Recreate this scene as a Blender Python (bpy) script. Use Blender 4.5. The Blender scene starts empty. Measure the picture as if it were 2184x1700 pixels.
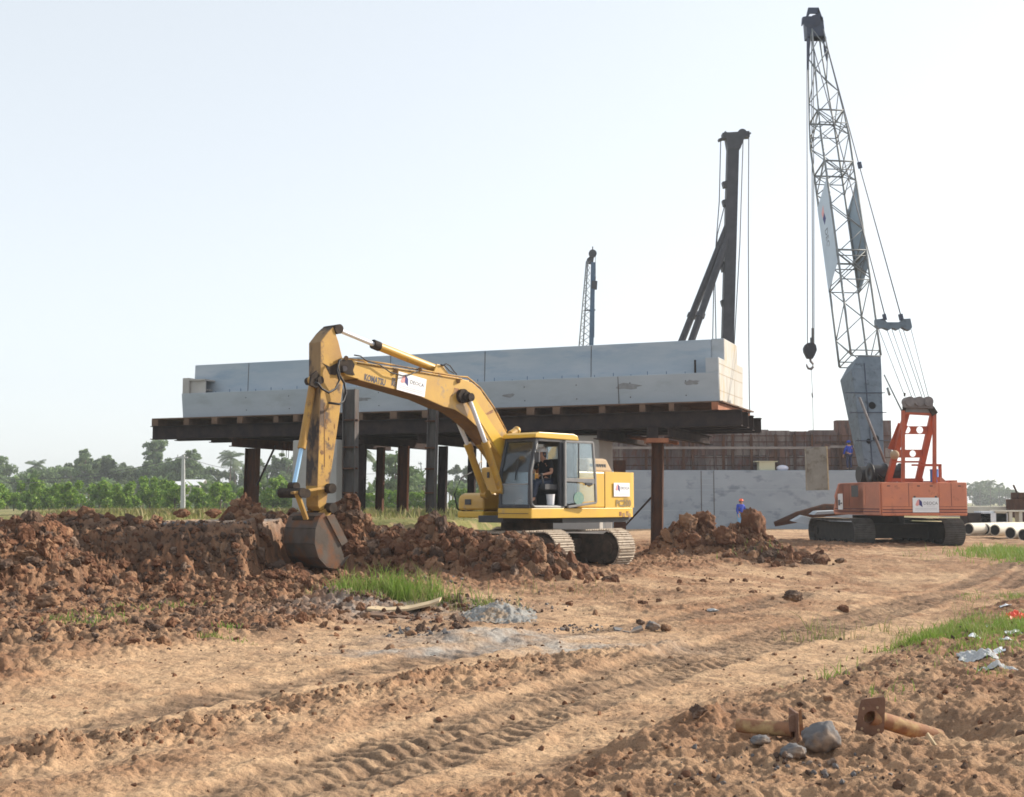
import bpy, bmesh, math, random
import numpy as np
from mathutils import Vector, Matrix
random.seed(7); RNG = np.random.default_rng(11)
sc = bpy.context.scene
COL = sc.collection
V = Vector
# ------------------------------------------------------------------ camera
EYE = 1.6
PITCH = math.atan(222 / 2640.0)
CA, SA = math.cos(PITCH), math.sin(PITCH)
cam_d = bpy.data.cameras.new("camera"); cam = bpy.data.objects.new("camera", cam_d); COL.objects.link(cam)
cam_d.lens = 43.52; cam_d.sensor_width = 36; cam_d.clip_start = 0.1; cam_d.clip_end = 5000
cam.location = (0, 0, EYE); cam.rotation_euler = (math.pi / 2 + PITCH, 0, 0)
sc.camera = cam

def ray(px, py):
    u = (px - 1092) / 2640.0; v = (850 - py) / 2640.0
    return V((u, CA - v * SA, SA + v * CA))
def pt(px, py, D):
    r = ray(px, py); return V((0, 0, EYE)) + r * (D / r.y)
def ground_pt(px, py, z=0.0):
    r = ray(px, py); return V((0, 0, EYE)) + r * ((z - EYE) / r.z)
def xat(px, D, z=EYE):          # world x for a picture column at depth D
    return (px - 1092) / 2640.0 * (D * CA + (z - EYE) * SA)
def on_plane(px, py, o, n):
    r = ray(px, py); return V((0, 0, EYE)) + r * ((V(o) - V((0, 0, EYE))).dot(n) / r.dot(n))
# ------------------------------------------------------------------ mesh builder
class MB:
    def __init__(s): s.v = []; s.f = []; s.sm = []
    def add(s, vs, fs, smooth=False):
        b = len(s.v); s.v += [tuple(v) for v in vs]
        for f in fs: s.f.append(tuple(i + b for i in f)); s.sm.append(smooth)
        return s
    def hexa(s, p):             # 8 corners, bottom ring then top ring
        return s.add(p, [(3,2,1,0),(4,5,6,7),(0,1,5,4),(1,2,6,5),(2,3,7,6),(3,0,4,7)])
    def box(s, x0, x1, y0, y1, z0, z1, fr=None):
        p = [(x0,y0,z0),(x1,y0,z0),(x1,y1,z0),(x0,y1,z0),(x0,y0,z1),(x1,y0,z1),(x1,y1,z1),(x0,y1,z1)]
        if fr: p = [fr(*q) for q in p]
        return s.hexa(p)
    def prism(s, pts, vec):
        n = len(pts); pts = [V(p) for p in pts]; vec = V(vec)
        return s.add(pts + [p + vec for p in pts],
            [tuple(range(n))[::-1], tuple(range(n, 2*n))] + [(i, (i+1) % n, n + (i+1) % n, n + i) for i in range(n)])
    def beam(s, a, b, w, h=None, up=(0,0,1)):
        h = h or w; a = V(a); b = V(b); d = (b-a).normalized(); u = V(up)
        if abs(d.dot(u)) > .98: u = V((0,1,0))
        r = d.cross(u).normalized() * (w/2); u = r.cross(d).normalized() * (h/2)
        return s.hexa([a-r-u, a+r-u, b+r-u, b-r-u, a-r+u, a+r+u, b+r+u, b-r+u])
    def cyl(s, a, b, r0, r1=None, n=12, caps=True):
        r1 = r0 if r1 is None else r1; a = V(a); b = V(b); d = (b-a).normalized()
        u = V((0,0,1)) if abs(d.z) < .9 else V((1,0,0))
        p = d.cross(u).normalized(); q = d.cross(p)
        ra = [a + (p*math.cos(t) + q*math.sin(t))*r0 for t in [2*math.pi*i/n for i in range(n)]]
        rb = [b + (p*math.cos(t) + q*math.sin(t))*r1 for t in [2*math.pi*i/n for i in range(n)]]
        s.add(ra+rb, [(i, (i+1)%n, n+(i+1)%n, n+i) for i in range(n)], n > 6)
        if caps: s.add(ra, [tuple(range(n))[::-1]]); s.add(rb, [tuple(range(n))])
        return s
    def tube(s, pts, r, n=6):
        pts = [V(p) for p in pts]; m = len(pts); vs = []; up = V((0,0,1))
        for i, p in enumerate(pts):
            d = (pts[min(i+1,m-1)] - pts[max(i-1,0)]).normalized()
            a = d.cross(up if abs(d.z) < .95 else V((1,0,0))).normalized(); b = d.cross(a)
            rr = r[i] if isinstance(r, (list, tuple)) else r
            vs += [p + (a*math.cos(2*math.pi*k/n) + b*math.sin(2*math.pi*k/n))*rr for k in range(n)]
        fs = [(i*n+k, i*n+(k+1)%n, (i+1)*n+(k+1)%n, (i+1)*n+k) for i in range(m-1) for k in range(n)]
        return s.add(vs, fs + [tuple(range(n))[::-1], tuple(range((m-1)*n, m*n))], True)
    def ring(s, c, ax, ro, ri, w, n=20):
        c = V(c); ax = V(ax).normalized(); u = V((0,0,1)) if abs(ax.z) < .9 else V((1,0,0))
        p = ax.cross(u).normalized(); q = ax.cross(p); vs = []
        for k in range(n):
            t = 2*math.pi*k/n; e = p*math.cos(t)+q*math.sin(t)
            vs += [c+e*ri-ax*w/2, c+e*ro-ax*w/2, c+e*ro+ax*w/2, c+e*ri+ax*w/2]
        fs = []
        for k in range(n):
            a = 4*k; b = 4*((k+1) % n)
            for j in range(4): fs.append((a+j, b+j, b+(j+1)%4, a+(j+1)%4))
        return s.add(vs, fs, True)
    def ibeam(s, a, b, h, w, up=(0,0,1), tw=.02, tf=.03):
        a = V(a); b = V(b); d = (b-a).normalized(); u = V(up); r = d.cross(u).normalized(); u = r.cross(d)
        s.beam(a, b, tw, h-2*tf, u)
        o = u*(h-tf)/2; s.beam(a+o, b+o, w, tf, u); s.beam(a-o, b-o, w, tf, u)
        return s
    def sphere(s, c, r, n=10, m=7, sz=(1,1,1), zmin=-1):
        c = V(c); vs = []; 
        for j in range(m+1):
            t = math.pi*j/m; z = max(math.cos(t), zmin)
            for i in range(n):
                a = 2*math.pi*i/n
                vs.append(c + V((math.sin(t)*math.cos(a)*r*sz[0], math.sin(t)*math.sin(a)*r*sz[1], z*r*sz[2])))
        return s.add(vs, [(j*n+i, (j+1)*n+i, (j+1)*n+(i+1)%n, j*n+(i+1)%n) for j in range(m) for i in range(n)], True)

ORG = {}
def thing(name, label, cat, loc=(0,0,0), group=None, org=None):
    o = bpy.data.objects.new(name, None); COL.objects.link(o); o.location = loc
    o["label"] = label; o["category"] = cat
    if group: o["group"] = group
    o.empty_display_size = .2
    ORG[o] = V(org if org is not None else loc)
    return o
def obj(name, mb, mat, parent=None, bevel=0, label=None, kind=None, org=None, mats=None):
    off = ORG[parent] if parent else V(org or (0,0,0))
    me = bpy.data.meshes.new(name)
    me.from_pydata([(v[0]-off.x, v[1]-off.y, v[2]-off.z) for v in mb.v], [], mb.f)
    me.polygons.foreach_set("use_smooth", mb.sm)
    bm = bmesh.new(); bm.from_mesh(me); bmesh.ops.recalc_face_normals(bm, faces=bm.faces); bm.to_mesh(me); bm.free()
    me.materials.append(mat)
    o = bpy.data.objects.new(name, me); COL.objects.link(o)
    if parent: o.parent = parent; ORG[o] = off
    else: o.location = off; ORG[o] = off
    if bevel:
        m = o.modifiers.new("bevel", "BEVEL"); m.width = bevel; m.segments = 2; m.limit_method = "ANGLE"
        m.harden_normals = False
    if label: o["label"] = label
    if kind: o["kind"] = kind
    return o
def solo(name, mb, mat, label, cat, group=None, bevel=0, kind=None, org=None):
    if org is None:
        a = np.array(mb.v); org = (float(a[:,0].mean()), float(a[:,1].mean()), float(a[:,2].min()))
    o = obj(name, mb, mat, None, bevel, org=org)
    o["label"] = label
    if kind: o["kind"] = kind
    else: o["category"] = cat
    if group: o["group"] = group
    return o
def npmesh(name, vs, fs, mat, smooth=True):
    me = bpy.data.meshes.new(name); vs = np.asarray(vs, np.float32); fs = np.asarray(fs, np.int32)
    k = fs.shape[1]
    me.vertices.add(len(vs)); me.vertices.foreach_set("co", vs.ravel())
    me.loops.add(fs.size); me.loops.foreach_set("vertex_index", fs.ravel())
    me.polygons.add(len(fs)); me.polygons.foreach_set("loop_start", np.arange(0, fs.size, k, dtype=np.int32))
    me.polygons.foreach_set("use_smooth", np.full(len(fs), smooth)); me.update(calc_edges=True); me.validate()
    me.materials.append(mat); return me
def dup(root, loc=None, rz=None, s=None):
    def rec(o, par):
        c = o.copy(); COL.objects.link(c)
        if par: c.parent = par
        for ch in list(o.children): rec(ch, c)
        return c
    c = rec(root, None)
    if loc is not None: c.location = loc
    if rz is not None: c.rotation_euler = (0, 0, rz)
    if s is not None: c.scale = (s, s, s) if isinstance(s, (int, float)) else s
    return c
_tc = {}
def text_geo(txt, bold=False):
    if txt in _tc: return _tc[txt]
    cu = bpy.data.curves.new("t", "FONT"); cu.body = txt; cu.size = 1; cu.resolution_u = 2
    cu.align_x = "CENTER"; cu.align_y = "CENTER"; cu.offset = .035 if bold else 0
    o = bpy.data.objects.new("t", cu); COL.objects.link(o)
    me = bpy.data.meshes.new_from_object(o.evaluated_get(bpy.context.evaluated_depsgraph_get()))
    vs = [tuple(v.co) for v in me.vertices]; fs = [tuple(p.vertices) for p in me.polygons]
    bpy.data.objects.remove(o); bpy.data.curves.remove(cu); bpy.data.meshes.remove(me)
    _tc[txt] = (vs, fs); return vs, fs
def add_text(mb, txt, c, right, up, size, bold=False, sx=1):
    vs, fs = text_geo(txt, bold); c = V(c); right = V(right).normalized(); up = V(up).normalized()
    mb.add([c + right*v[0]*size*sx + up*v[1]*size for v in vs], fs)
# ------------------------------------------------------------------ materials
def N(nt, t, **kw):
    n = nt.nodes.new(t)
    for k, v in kw.items():
        if k in n.inputs: n.inputs[k].default_value = v
        else: setattr(n, k, v)
    return n
def c4(c): return (c[0], c[1], c[2], 1)
def mat(name, c1, c2=None, scale=3, rough=.7, metal=0, bump=0, bscale=30, c3=None, s3=8, t3=.6, stretch=None, spec=.3, w3=.06, contrast=(.35,.65), coat=0):
    m = bpy.data.materials.new(name); m.use_nodes = True; nt = m.node_tree; L = nt.links
    b = nt.nodes["Principled BSDF"]; b.inputs["Roughness"].default_value = rough; b.inputs["Metallic"].default_value = metal
    b.inputs["Specular IOR Level"].default_value = spec
    if coat: b.inputs["Coat Weight"].default_value = coat; b.inputs["Coat Roughness"].default_value = .15
    b.inputs["Base Color"].default_value = c4(c1)
    tc = N(nt, "ShaderNodeTexCoord"); co = tc.outputs["Object"]
    if stretch:
        mp = N(nt, "ShaderNodeMapping"); mp.inputs["Scale"].default_value = stretch; L.new(co, mp.inputs[0]); co2 = mp.outputs[0]
    else: co2 = co
    if c2:
        n = N(nt, "ShaderNodeTexNoise", Scale=scale, Detail=6.0, Roughness=.6); L.new(co2, n.inputs["Vector"])
        r = N(nt, "ShaderNodeMapRange"); r.inputs["From Min"].default_value = contrast[0]; r.inputs["From Max"].default_value = contrast[1]
        L.new(n.outputs["Fac"], r.inputs["Value"])
        mx = N(nt, "ShaderNodeMix", data_type="RGBA"); mx.inputs[6].default_value = c4(c1); mx.inputs[7].default_value = c4(c2)
        L.new(r.outputs[0], mx.inputs[0]); out = mx.outputs[2]
        if c3:
            n2 = N(nt, "ShaderNodeTexNoise", Scale=s3, Detail=5.0, Roughness=.65); L.new(co2, n2.inputs["Vector"])
            r2 = N(nt, "ShaderNodeMapRange"); r2.inputs["From Min"].default_value = t3-w3; r2.inputs["From Max"].default_value = t3+w3
            L.new(n2.outputs["Fac"], r2.inputs["Value"])
            m2 = N(nt, "ShaderNodeMix", data_type="RGBA"); m2.inputs[7].default_value = c4(c3)
            L.new(out, m2.inputs[6]); L.new(r2.outputs[0], m2.inputs[0]); out = m2.outputs[2]
        L.new(out, b.inputs["Base Color"])
    if bump:
        nb = N(nt, "ShaderNodeTexNoise", Scale=bscale, Detail=5.0); L.new(co, nb.inputs["Vector"])
        bp = N(nt, "ShaderNodeBump"); bp.inputs["Strength"].default_value = bump; bp.inputs["Distance"].default_value = .02
        L.new(nb.outputs["Fac"], bp.inputs["Height"]); L.new(bp.outputs[0], b.inputs["Normal"])
    return m
def leafmat(name, c1, c2, c3, scale=.9):
    m = mat(name, c1, c2, scale, .6, c3=c3, s3=scale*3, t3=.55, w3=.08, spec=.25)
    nt = m.node_tree; b = nt.nodes["Principled BSDF"]; out = nt.nodes["Material Output"]
    tr = N(nt, "ShaderNodeBsdfTranslucent"); mx = N(nt, "ShaderNodeMixShader"); mx.inputs[0].default_value = .3
    src = b.inputs["Base Color"].links[0].from_socket
    nt.links.new(src, tr.inputs["Color"]); nt.links.new(b.outputs[0], mx.inputs[1]); nt.links.new(tr.outputs[0], mx.inputs[2]); nt.links.new(mx.outputs[0], out.inputs[0])
    return m
def glassmat(name, tint, transp, dust):
    m = bpy.data.materials.new(name); m.use_nodes = True; nt = m.node_tree; nt.nodes.clear(); L = nt.links
    out = N(nt, "ShaderNodeOutputMaterial"); t = N(nt, "ShaderNodeBsdfTransparent"); t.inputs[0].default_value = c4(tint)
    g = N(nt, "ShaderNodeBsdfGlossy"); g.inputs["Roughness"].default_value = .06; g.inputs["Color"].default_value = (.9,.95,1,1)
    d = N(nt, "ShaderNodeBsdfDiffuse"); d.inputs["Color"].default_value = (.42,.44,.45,1)
    fr = N(nt, "ShaderNodeFresnel"); fr.inputs[0].default_value = 1.5
    tc = N(nt, "ShaderNodeTexCoord"); n = N(nt, "ShaderNodeTexNoise", Scale=2.5, Detail=5.0); L.new(tc.outputs["Object"], n.inputs["Vector"])
    mr = N(nt, "ShaderNodeMapRange"); mr.inputs["From Min"].default_value = .3; mr.inputs["From Max"].default_value = .75; mr.inputs["To Min"].default_value = dust*.5; mr.inputs["To Max"].default_value = dust*1.5
    L.new(n.outputs["Fac"], mr.inputs["Value"])
    a = N(nt, "ShaderNodeMixShader"); L.new(mr.outputs[0], a.inputs[0]); L.new(t.outputs[0], a.inputs[1]); L.new(d.outputs[0], a.inputs[2])
    c = N(nt, "ShaderNodeMixShader"); L.new(fr.outputs[0], c.inputs[0]); L.new(a.outputs[0], c.inputs[1]); L.new(g.outputs[0], c.inputs[2])
    L.new(c.outputs[0], out.inputs[0]); return m
M = dict(
 yellow = mat("machine_yellow", (.53,.31,.045), (.43,.245,.05), 1.5, .42, bump=.05, c3=(.30,.20,.10), s3=3.5, t3=.62, spec=.5),
 yclean = mat("machine_yellow_clean", (.63,.39,.035), (.57,.34,.04), 1.2, .38, c3=(.42,.27,.10), s3=2.5, t3=.68, spec=.5),
 yworn = mat("worn_yellow", (.46,.27,.055), (.34,.19,.06), 2.2, .6, bump=.15, c3=(.10,.065,.045), s3=2.6, t3=.57, w3=.05),
 yshade_dirt = mat("shaded_dirty_yellow", (.24,.125,.045), (.17,.09,.04), 3, .7, bump=.1, c3=(.16,.10,.06), s3=5, t3=.6),  # browned yellow: boom underside shade painted in, also chips and seams
 dust = mat("dusty_hood", (.42,.31,.2), (.34,.25,.16), 4, .8),
 black = mat("black_frame", (.035,.04,.05), (.06,.06,.065), 4, .5),
 rubber = mat("hose_rubber", (.02,.02,.024), None, rough=.55),
 grease = mat("greasy_steel", (.030,.025,.023), (.06,.045,.035), 8, .85, spec=.1),
 chrome = mat("chrome_rod", (.72,.74,.78), None, rough=.25, metal=.1, spec=.8),
 bluerod = mat("pale_blue_rod", (.36,.58,.80), None, rough=.35, metal=.3),
 bucket = mat("bucket_steel", (.125,.105,.09), (.085,.07,.06), 3, .9, spec=.1, bump=.2, c3=(.17,.085,.05), s3=2.4, t3=.55, w3=.08),
 shoe = mat("track_shoe", (.46,.39,.31), (.36,.30,.24), 6, .75, bump=.2, c3=(.2,.14,.1), s3=9, t3=.6),
 trackfr = mat("track_frame", (.05,.042,.036), (.11,.08,.06), 5, .8, bump=.2),
 seat = mat("seat_fabric", (.045,.05,.055), None, rough=.9),
 grey = mat("grey_plastic", (.28,.28,.28), (.22,.22,.22), 6, .6),
 steelgrey = mat("crane_boom_grey", (.16,.20,.24), (.11,.145,.18), 2.5, .6, c3=(.07,.09,.11), s3=4, t3=.62),
 lattice = mat("lattice_steel", (.17,.19,.20), (.23,.24,.24), 5, .6, metal=.2),
 latblack = mat("crane_head_navy", (.035,.05,.09), (.06,.07,.1), 3, .5),
 orange = mat("crane_orange", (.60,.21,.11), (.52,.185,.11), 2, .5, c3=(.36,.13,.08), s3=3, t3=.62, spec=.4),
 salmon = mat("shaded_faded_orange", (.55,.205,.125), (.47,.18,.115), 3, .6, spec=.4),  # copy of the faded orange, tinted for the side in shade
 ored = mat("gantry_red", (.46,.10,.045), (.36,.085,.05), 4, .6),
 oline = mat("maroon_stripe", (.10,.035,.04), None, rough=.6),
 white = mat("white_board", (.80,.81,.83), (.74,.75,.78), 4, .5),
 logored = mat("logo_red", (.72,.33,.32), None, rough=.5),
 logoblue = mat("logo_blue", (.03,.03,.16), None, rough=.5),
 letter = mat("dark_lettering", (.07,.075,.10), None, rough=.5),
 letterfaint = mat("faint_lettering", (.26,.19,.09), None, rough=.5),
 greyline = mat("small_print", (.55,.55,.58), None, rough=.5),
 concrete = mat("cast_concrete", (.395,.43,.465), (.335,.37,.405), .8, .85, bump=.15, bscale=12, c3=(.31,.335,.355), s3=1.0, t3=.60, w3=.08, stretch=(.6,.6,1.6)),
 concreteblue = mat("damp_concrete_stripe", (.30,.36,.42), (.40,.435,.47), .9, .85, bump=.15, c3=(.25,.32,.40), s3=1.0, t3=.60, w3=.1, stretch=(.4,.4,1.6)),
 concretelit = mat("sunlit_concrete_end", (.44,.43,.405), (.38,.36,.325), 1.6, .85, c3=(.42,.34,.22), s3=2.4, t3=.6, stretch=(1,1,.3)),  # warm copy of the concrete, sunlight painted on the cap end
 footing = mat("footing_concrete", (.32,.36,.41), (.27,.31,.36), .5, .85, bump=.1, c3=(.19,.225,.27), s3=.9, t3=.6, stretch=(1,1,1.6)),
 pierc = mat("pier_concrete", (.44,.415,.39), (.36,.34,.32), 1, .85, bump=.1),
 rust = mat("rusty_steel", (.065,.034,.026), (.105,.05,.03), 4, .9, spec=.08, bump=.15, c3=(.06,.04,.035), s3=3, t3=.58, stretch=(1,1,.4)),
 rustlit = mat("sunlit_orange_rust", (.34,.14,.07), (.25,.10,.055), 4, .8, bump=.1),  # brighter copy of the rust, sunlight painted into its colour
 darksteel = mat("dark_steel", (.028,.023,.024), (.05,.036,.033), 3, .9, spec=.08, bump=.1),
 pilegrey = mat("weathered_pile", (.075,.068,.07), (.12,.11,.105), 2.5, .9, spec=.08, bump=.15, c3=(.09,.06,.05), s3=3, t3=.6, stretch=(2,2,.4)),
 timber = mat("weathered_timber", (.17,.105,.07), (.10,.065,.048), 2, .9, bump=.2),
 paletimber = mat("pale_timber", (.55,.43,.28), (.44,.33,.20), 6, .8, bump=.1, stretch=(1,6,1)),
 leader = mat("leader_black", (.022,.024,.032), (.04,.04,.05), 2, .55),
 sheave = mat("dusty_sheave", (.22,.195,.19), (.15,.135,.135), 5, .85),
 blueleader = mat("blue_steel", (.06,.12,.2), (.05,.09,.15), 2, .6),
 pole = mat("utility_pole_concrete", (.45,.46,.46), (.38,.39,.39), 2, .9),
 bark = mat("bark", (.14,.11,.08), (.09,.07,.055), 5, .9),
 wire = mat("wire_rope", (.10,.10,.11), None, rough=.6),
 skin = mat("skin", (.40,.22,.15), None, rough=.6),
 tee = mat("black_shirt", (.015,.016,.02), None, rough=.9),
 jeans = mat("dark_trousers", (.05,.06,.09), None, rough=.9),
 blue = mat("blue_jacket", (.015,.05,.42), (.01,.035,.3), 6, .8),
 ltblue = mat("light_blue_trousers", (.16,.36,.62), None, rough=.85),
 navy = mat("navy_trousers", (.02,.025,.07), None, rough=.9),
 helm_w = mat("white_helmet", (.72,.73,.75), None, rough=.3),
 helm_o = mat("orange_helmet", (.85,.14,.05), None, rough=.35),
 boot = mat("boot", (.05,.04,.035), None, rough=.8),
 tarp = mat("grey_cloth", (.50,.50,.49), (.36,.37,.38), 5, .9, bump=.3),
 redplastic = mat("red_plastic", (.75,.08,.04), None, rough=.45),
 rock = mat("grey_rock", (.15,.145,.145), (.10,.095,.10), 4, .85, bump=.5, bscale=20, c3=(.26,.19,.14), s3=3, t3=.56),
 pipe = mat("rusty_pipe", (.30,.15,.08), (.19,.09,.05), 7, .85, bump=.2, c3=(.42,.29,.14), s3=5, t3=.55, w3=.08),
 plate = mat("rusty_plate", (.15,.085,.06), (.21,.12,.08), 7, .8, bump=.25),
 pilecream = mat("precast_cream", (.66,.62,.52), (.58,.54,.46), 2, .8),
 hole = mat("dark_hollow", (.01,.01,.012), None, rough=1),
 roofm = mat("pale_roof_sheet", (.62,.63,.65), None, rough=.5),
 glass = glassmat("cab_glass", (.85,.92,.95), 1, .07),
 glassdust = glassmat("dusty_glass", (.7,.8,.86), 1, .3),
)
# ------------------------------------------------------------------ noise
_P = RNG.permutation(4096).astype(np.int64)
_G = RNG.random(4096)*2*np.pi
def _h(ix, iy, k=0): return _P[(_P[(ix + k*57) & 4095] + iy) & 4095]
def perlin(x, y, k=0):
    ix = np.floor(x).astype(np.int64); iy = np.floor(y).astype(np.int64); fx = x-ix; fy = y-iy
    u = fx*fx*fx*(fx*(fx*6-15)+10); v = fy*fy*fy*(fy*(fy*6-15)+10)
    def g(a, b):
        t = _G[_h(ix+a, iy+b, k)]; return np.cos(t)*(fx-a) + np.sin(t)*(fy-b)
    return ((1-u)*(1-v)*g(0,0) + u*(1-v)*g(1,0) + (1-u)*v*g(0,1) + u*v*g(1,1))*1.4
def fbm(x, y, o=4, k=0, ga=.5):
    s = 0; a = 1
    for i in range(o): s = s + a*perlin(x*2**i + 13.7*i, y*2**i - 7.1*i, k+i); a *= ga
    return s
_R1 = RNG.random(4096); _R2 = RNG.random(4096); _R3 = RNG.random(4096)
def lumps(x, y, k=0, p=.8):
    wx = perlin(x*1.3+5, y*1.3, 101); wy = perlin(x*1.3, y*1.3+9, 102); x = x+.45*wx+.18*perlin(x*3.7, y*3.7, 103); y = y+.45*wy+.18*perlin(x*3.7+7, y*3.7, 104)
    return lumps0(x, y, k, p)
def lumps0(x, y, k=0, p=.8):        # rounded clods: highest dome of the cells around each point
    ix = np.floor(x).astype(np.int64); iy = np.floor(y).astype(np.int64); best = np.zeros_like(x)
    for a in (-1,0,1):
        for b in (-1,0,1):
            h = _h(ix+a, iy+b, k); cx = ix+a+_R1[h]; cy = iy+b+_R2[h]; r = .25+.5*_R3[h]
            r = np.where(_R3[(h+77) & 4095] < p, r, 0.01)
            ang = _R1[(h+31) & 4095]*6.28; dx = x-cx; dy = y-cy
            e = (dx*np.cos(ang)+dy*np.sin(ang)); f = (-dx*np.sin(ang)+dy*np.cos(ang))*1.5
            d2 = (e*e+f*f)/(r*r); best = np.maximum(best, r*np.sqrt(np.clip(1-d2, 0, 1)))
    return best
def sst(a, b, x):
    t = np.clip((x-a)/(b-a), 0, 1); return t*t*(3-2*t)
def pline(pix, z=0.0): return np.array([[*ground_pt(a, b, z)[:2]] for a, b in pix])
def sdist(P, X, Y):                # signed distance (+ on the left of the line's direction) and arc length
    best = np.full(X.shape, 1e9); sg = np.ones(X.shape); arc = np.zeros(X.shape); acc = 0
    n = len(P)-1
    for i in range(n):
        ax, ay = P[i]; dx, dy = P[i+1]-P[i]; L = math.hypot(dx, dy); dx /= L; dy /= L
        t = (X-ax)*dx+(Y-ay)*dy
        lo = -60 if i == 0 else 0; hi = L+60 if i == n-1 else L
        tc = np.clip(t, lo, hi); ex = X-ax-dx*tc; ey = Y-ay-dy*tc; d = np.hypot(ex, ey)
        m = d < best; best = np.where(m, d, best); sg = np.where(m, np.sign(dx*ey-dy*ex), sg); arc = np.where(m, acc+tc, arc); acc += L
    return best*np.where(sg == 0, 1, sg), arc
RUTS = [pline(p) for p in (
  [(0,1578),(100,1555),(268,1525),(461,1484),(699,1440),(908,1406),(1083,1381),(1187,1360),(1330,1338)],
  [(620,1660),(873,1577),(1048,1524),(1222,1472),(1362,1426),(1460,1398),(1600,1365)],
  [(900,1620),(1140,1535),(1292,1482),(1460,1426),(1505,1415),(1722,1364),(1866,1325),(2000,1280)])]
RIDGE = pline([(-60,1640),(134,1600),(335,1572),(535,1531),(729,1490),(908,1462),(1100,1430)])
RIDGE2 = pline([(100,1690),(500,1600),(860,1508),(1150,1450),(1400,1390)])
LEFTB = pline([(-300,1500),(0,1471),(134,1458),(334,1404),(468,1388),(729,1335),(900,1300),(1150,1262),(1400,1235)])
RIGHTB = pline([(960,1712),(1093,1664),(1222,1622),(1397,1542),(1560,1486),(1768,1426),(1938,1368),(2046,1310),(2184,1268),(2400,1215)])
def gauss(X, Y, cx, cy, sx, sy, rot=0):
    c, s = math.cos(rot), math.sin(rot); a = (X-cx)*c+(Y-cy)*s; b = -(X-cx)*s+(Y-cy)*c
    return np.exp(-(a/sx)**2-(b/sy)**2)
# heaps: picture column, depth, peak height, sx, sy
HEAPS = [(20,22.4,.74,1.3,1.2,0),(-130,21,.8,1.8,1.8,0),(110,21.6,.32,.8,.9,0),(150,24.6,.10,1.2,.4,0),(722,26.4,1.0,.7,.8,0),(790,26.6,.30,1.4,.8,0),(900,26.0,.50,1.35,.9,0),(1010,25.6,.48,1.2,.8,0),(1110,24.7,.46,.9,.7,0),
         (1445,33.5,.46,.75,.9,0),(1515,33.8,.42,.8,1.0,0),(1608,33.6,.48,.55,.7,0),(1650,31.5,.14,.8,1.0,0),(560,26.8,.14,.8,.6,0),(600,24.4,.30,.6,.5,0),(525,26.5,.35,.35,.4,0),(620,22.3,.22,1.6,.7,0),(480,21.2,.18,1.4,.6,0),
         (850,18.6,.20,1.7,.7,0),(1040,14.6,.10,.9,.5,0),(1185,25.2,.16,.8,.5,0),(1330,22.5,.13,1.4,.8,0),(1250,18.5,.10,1.3,.6,0)]
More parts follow.
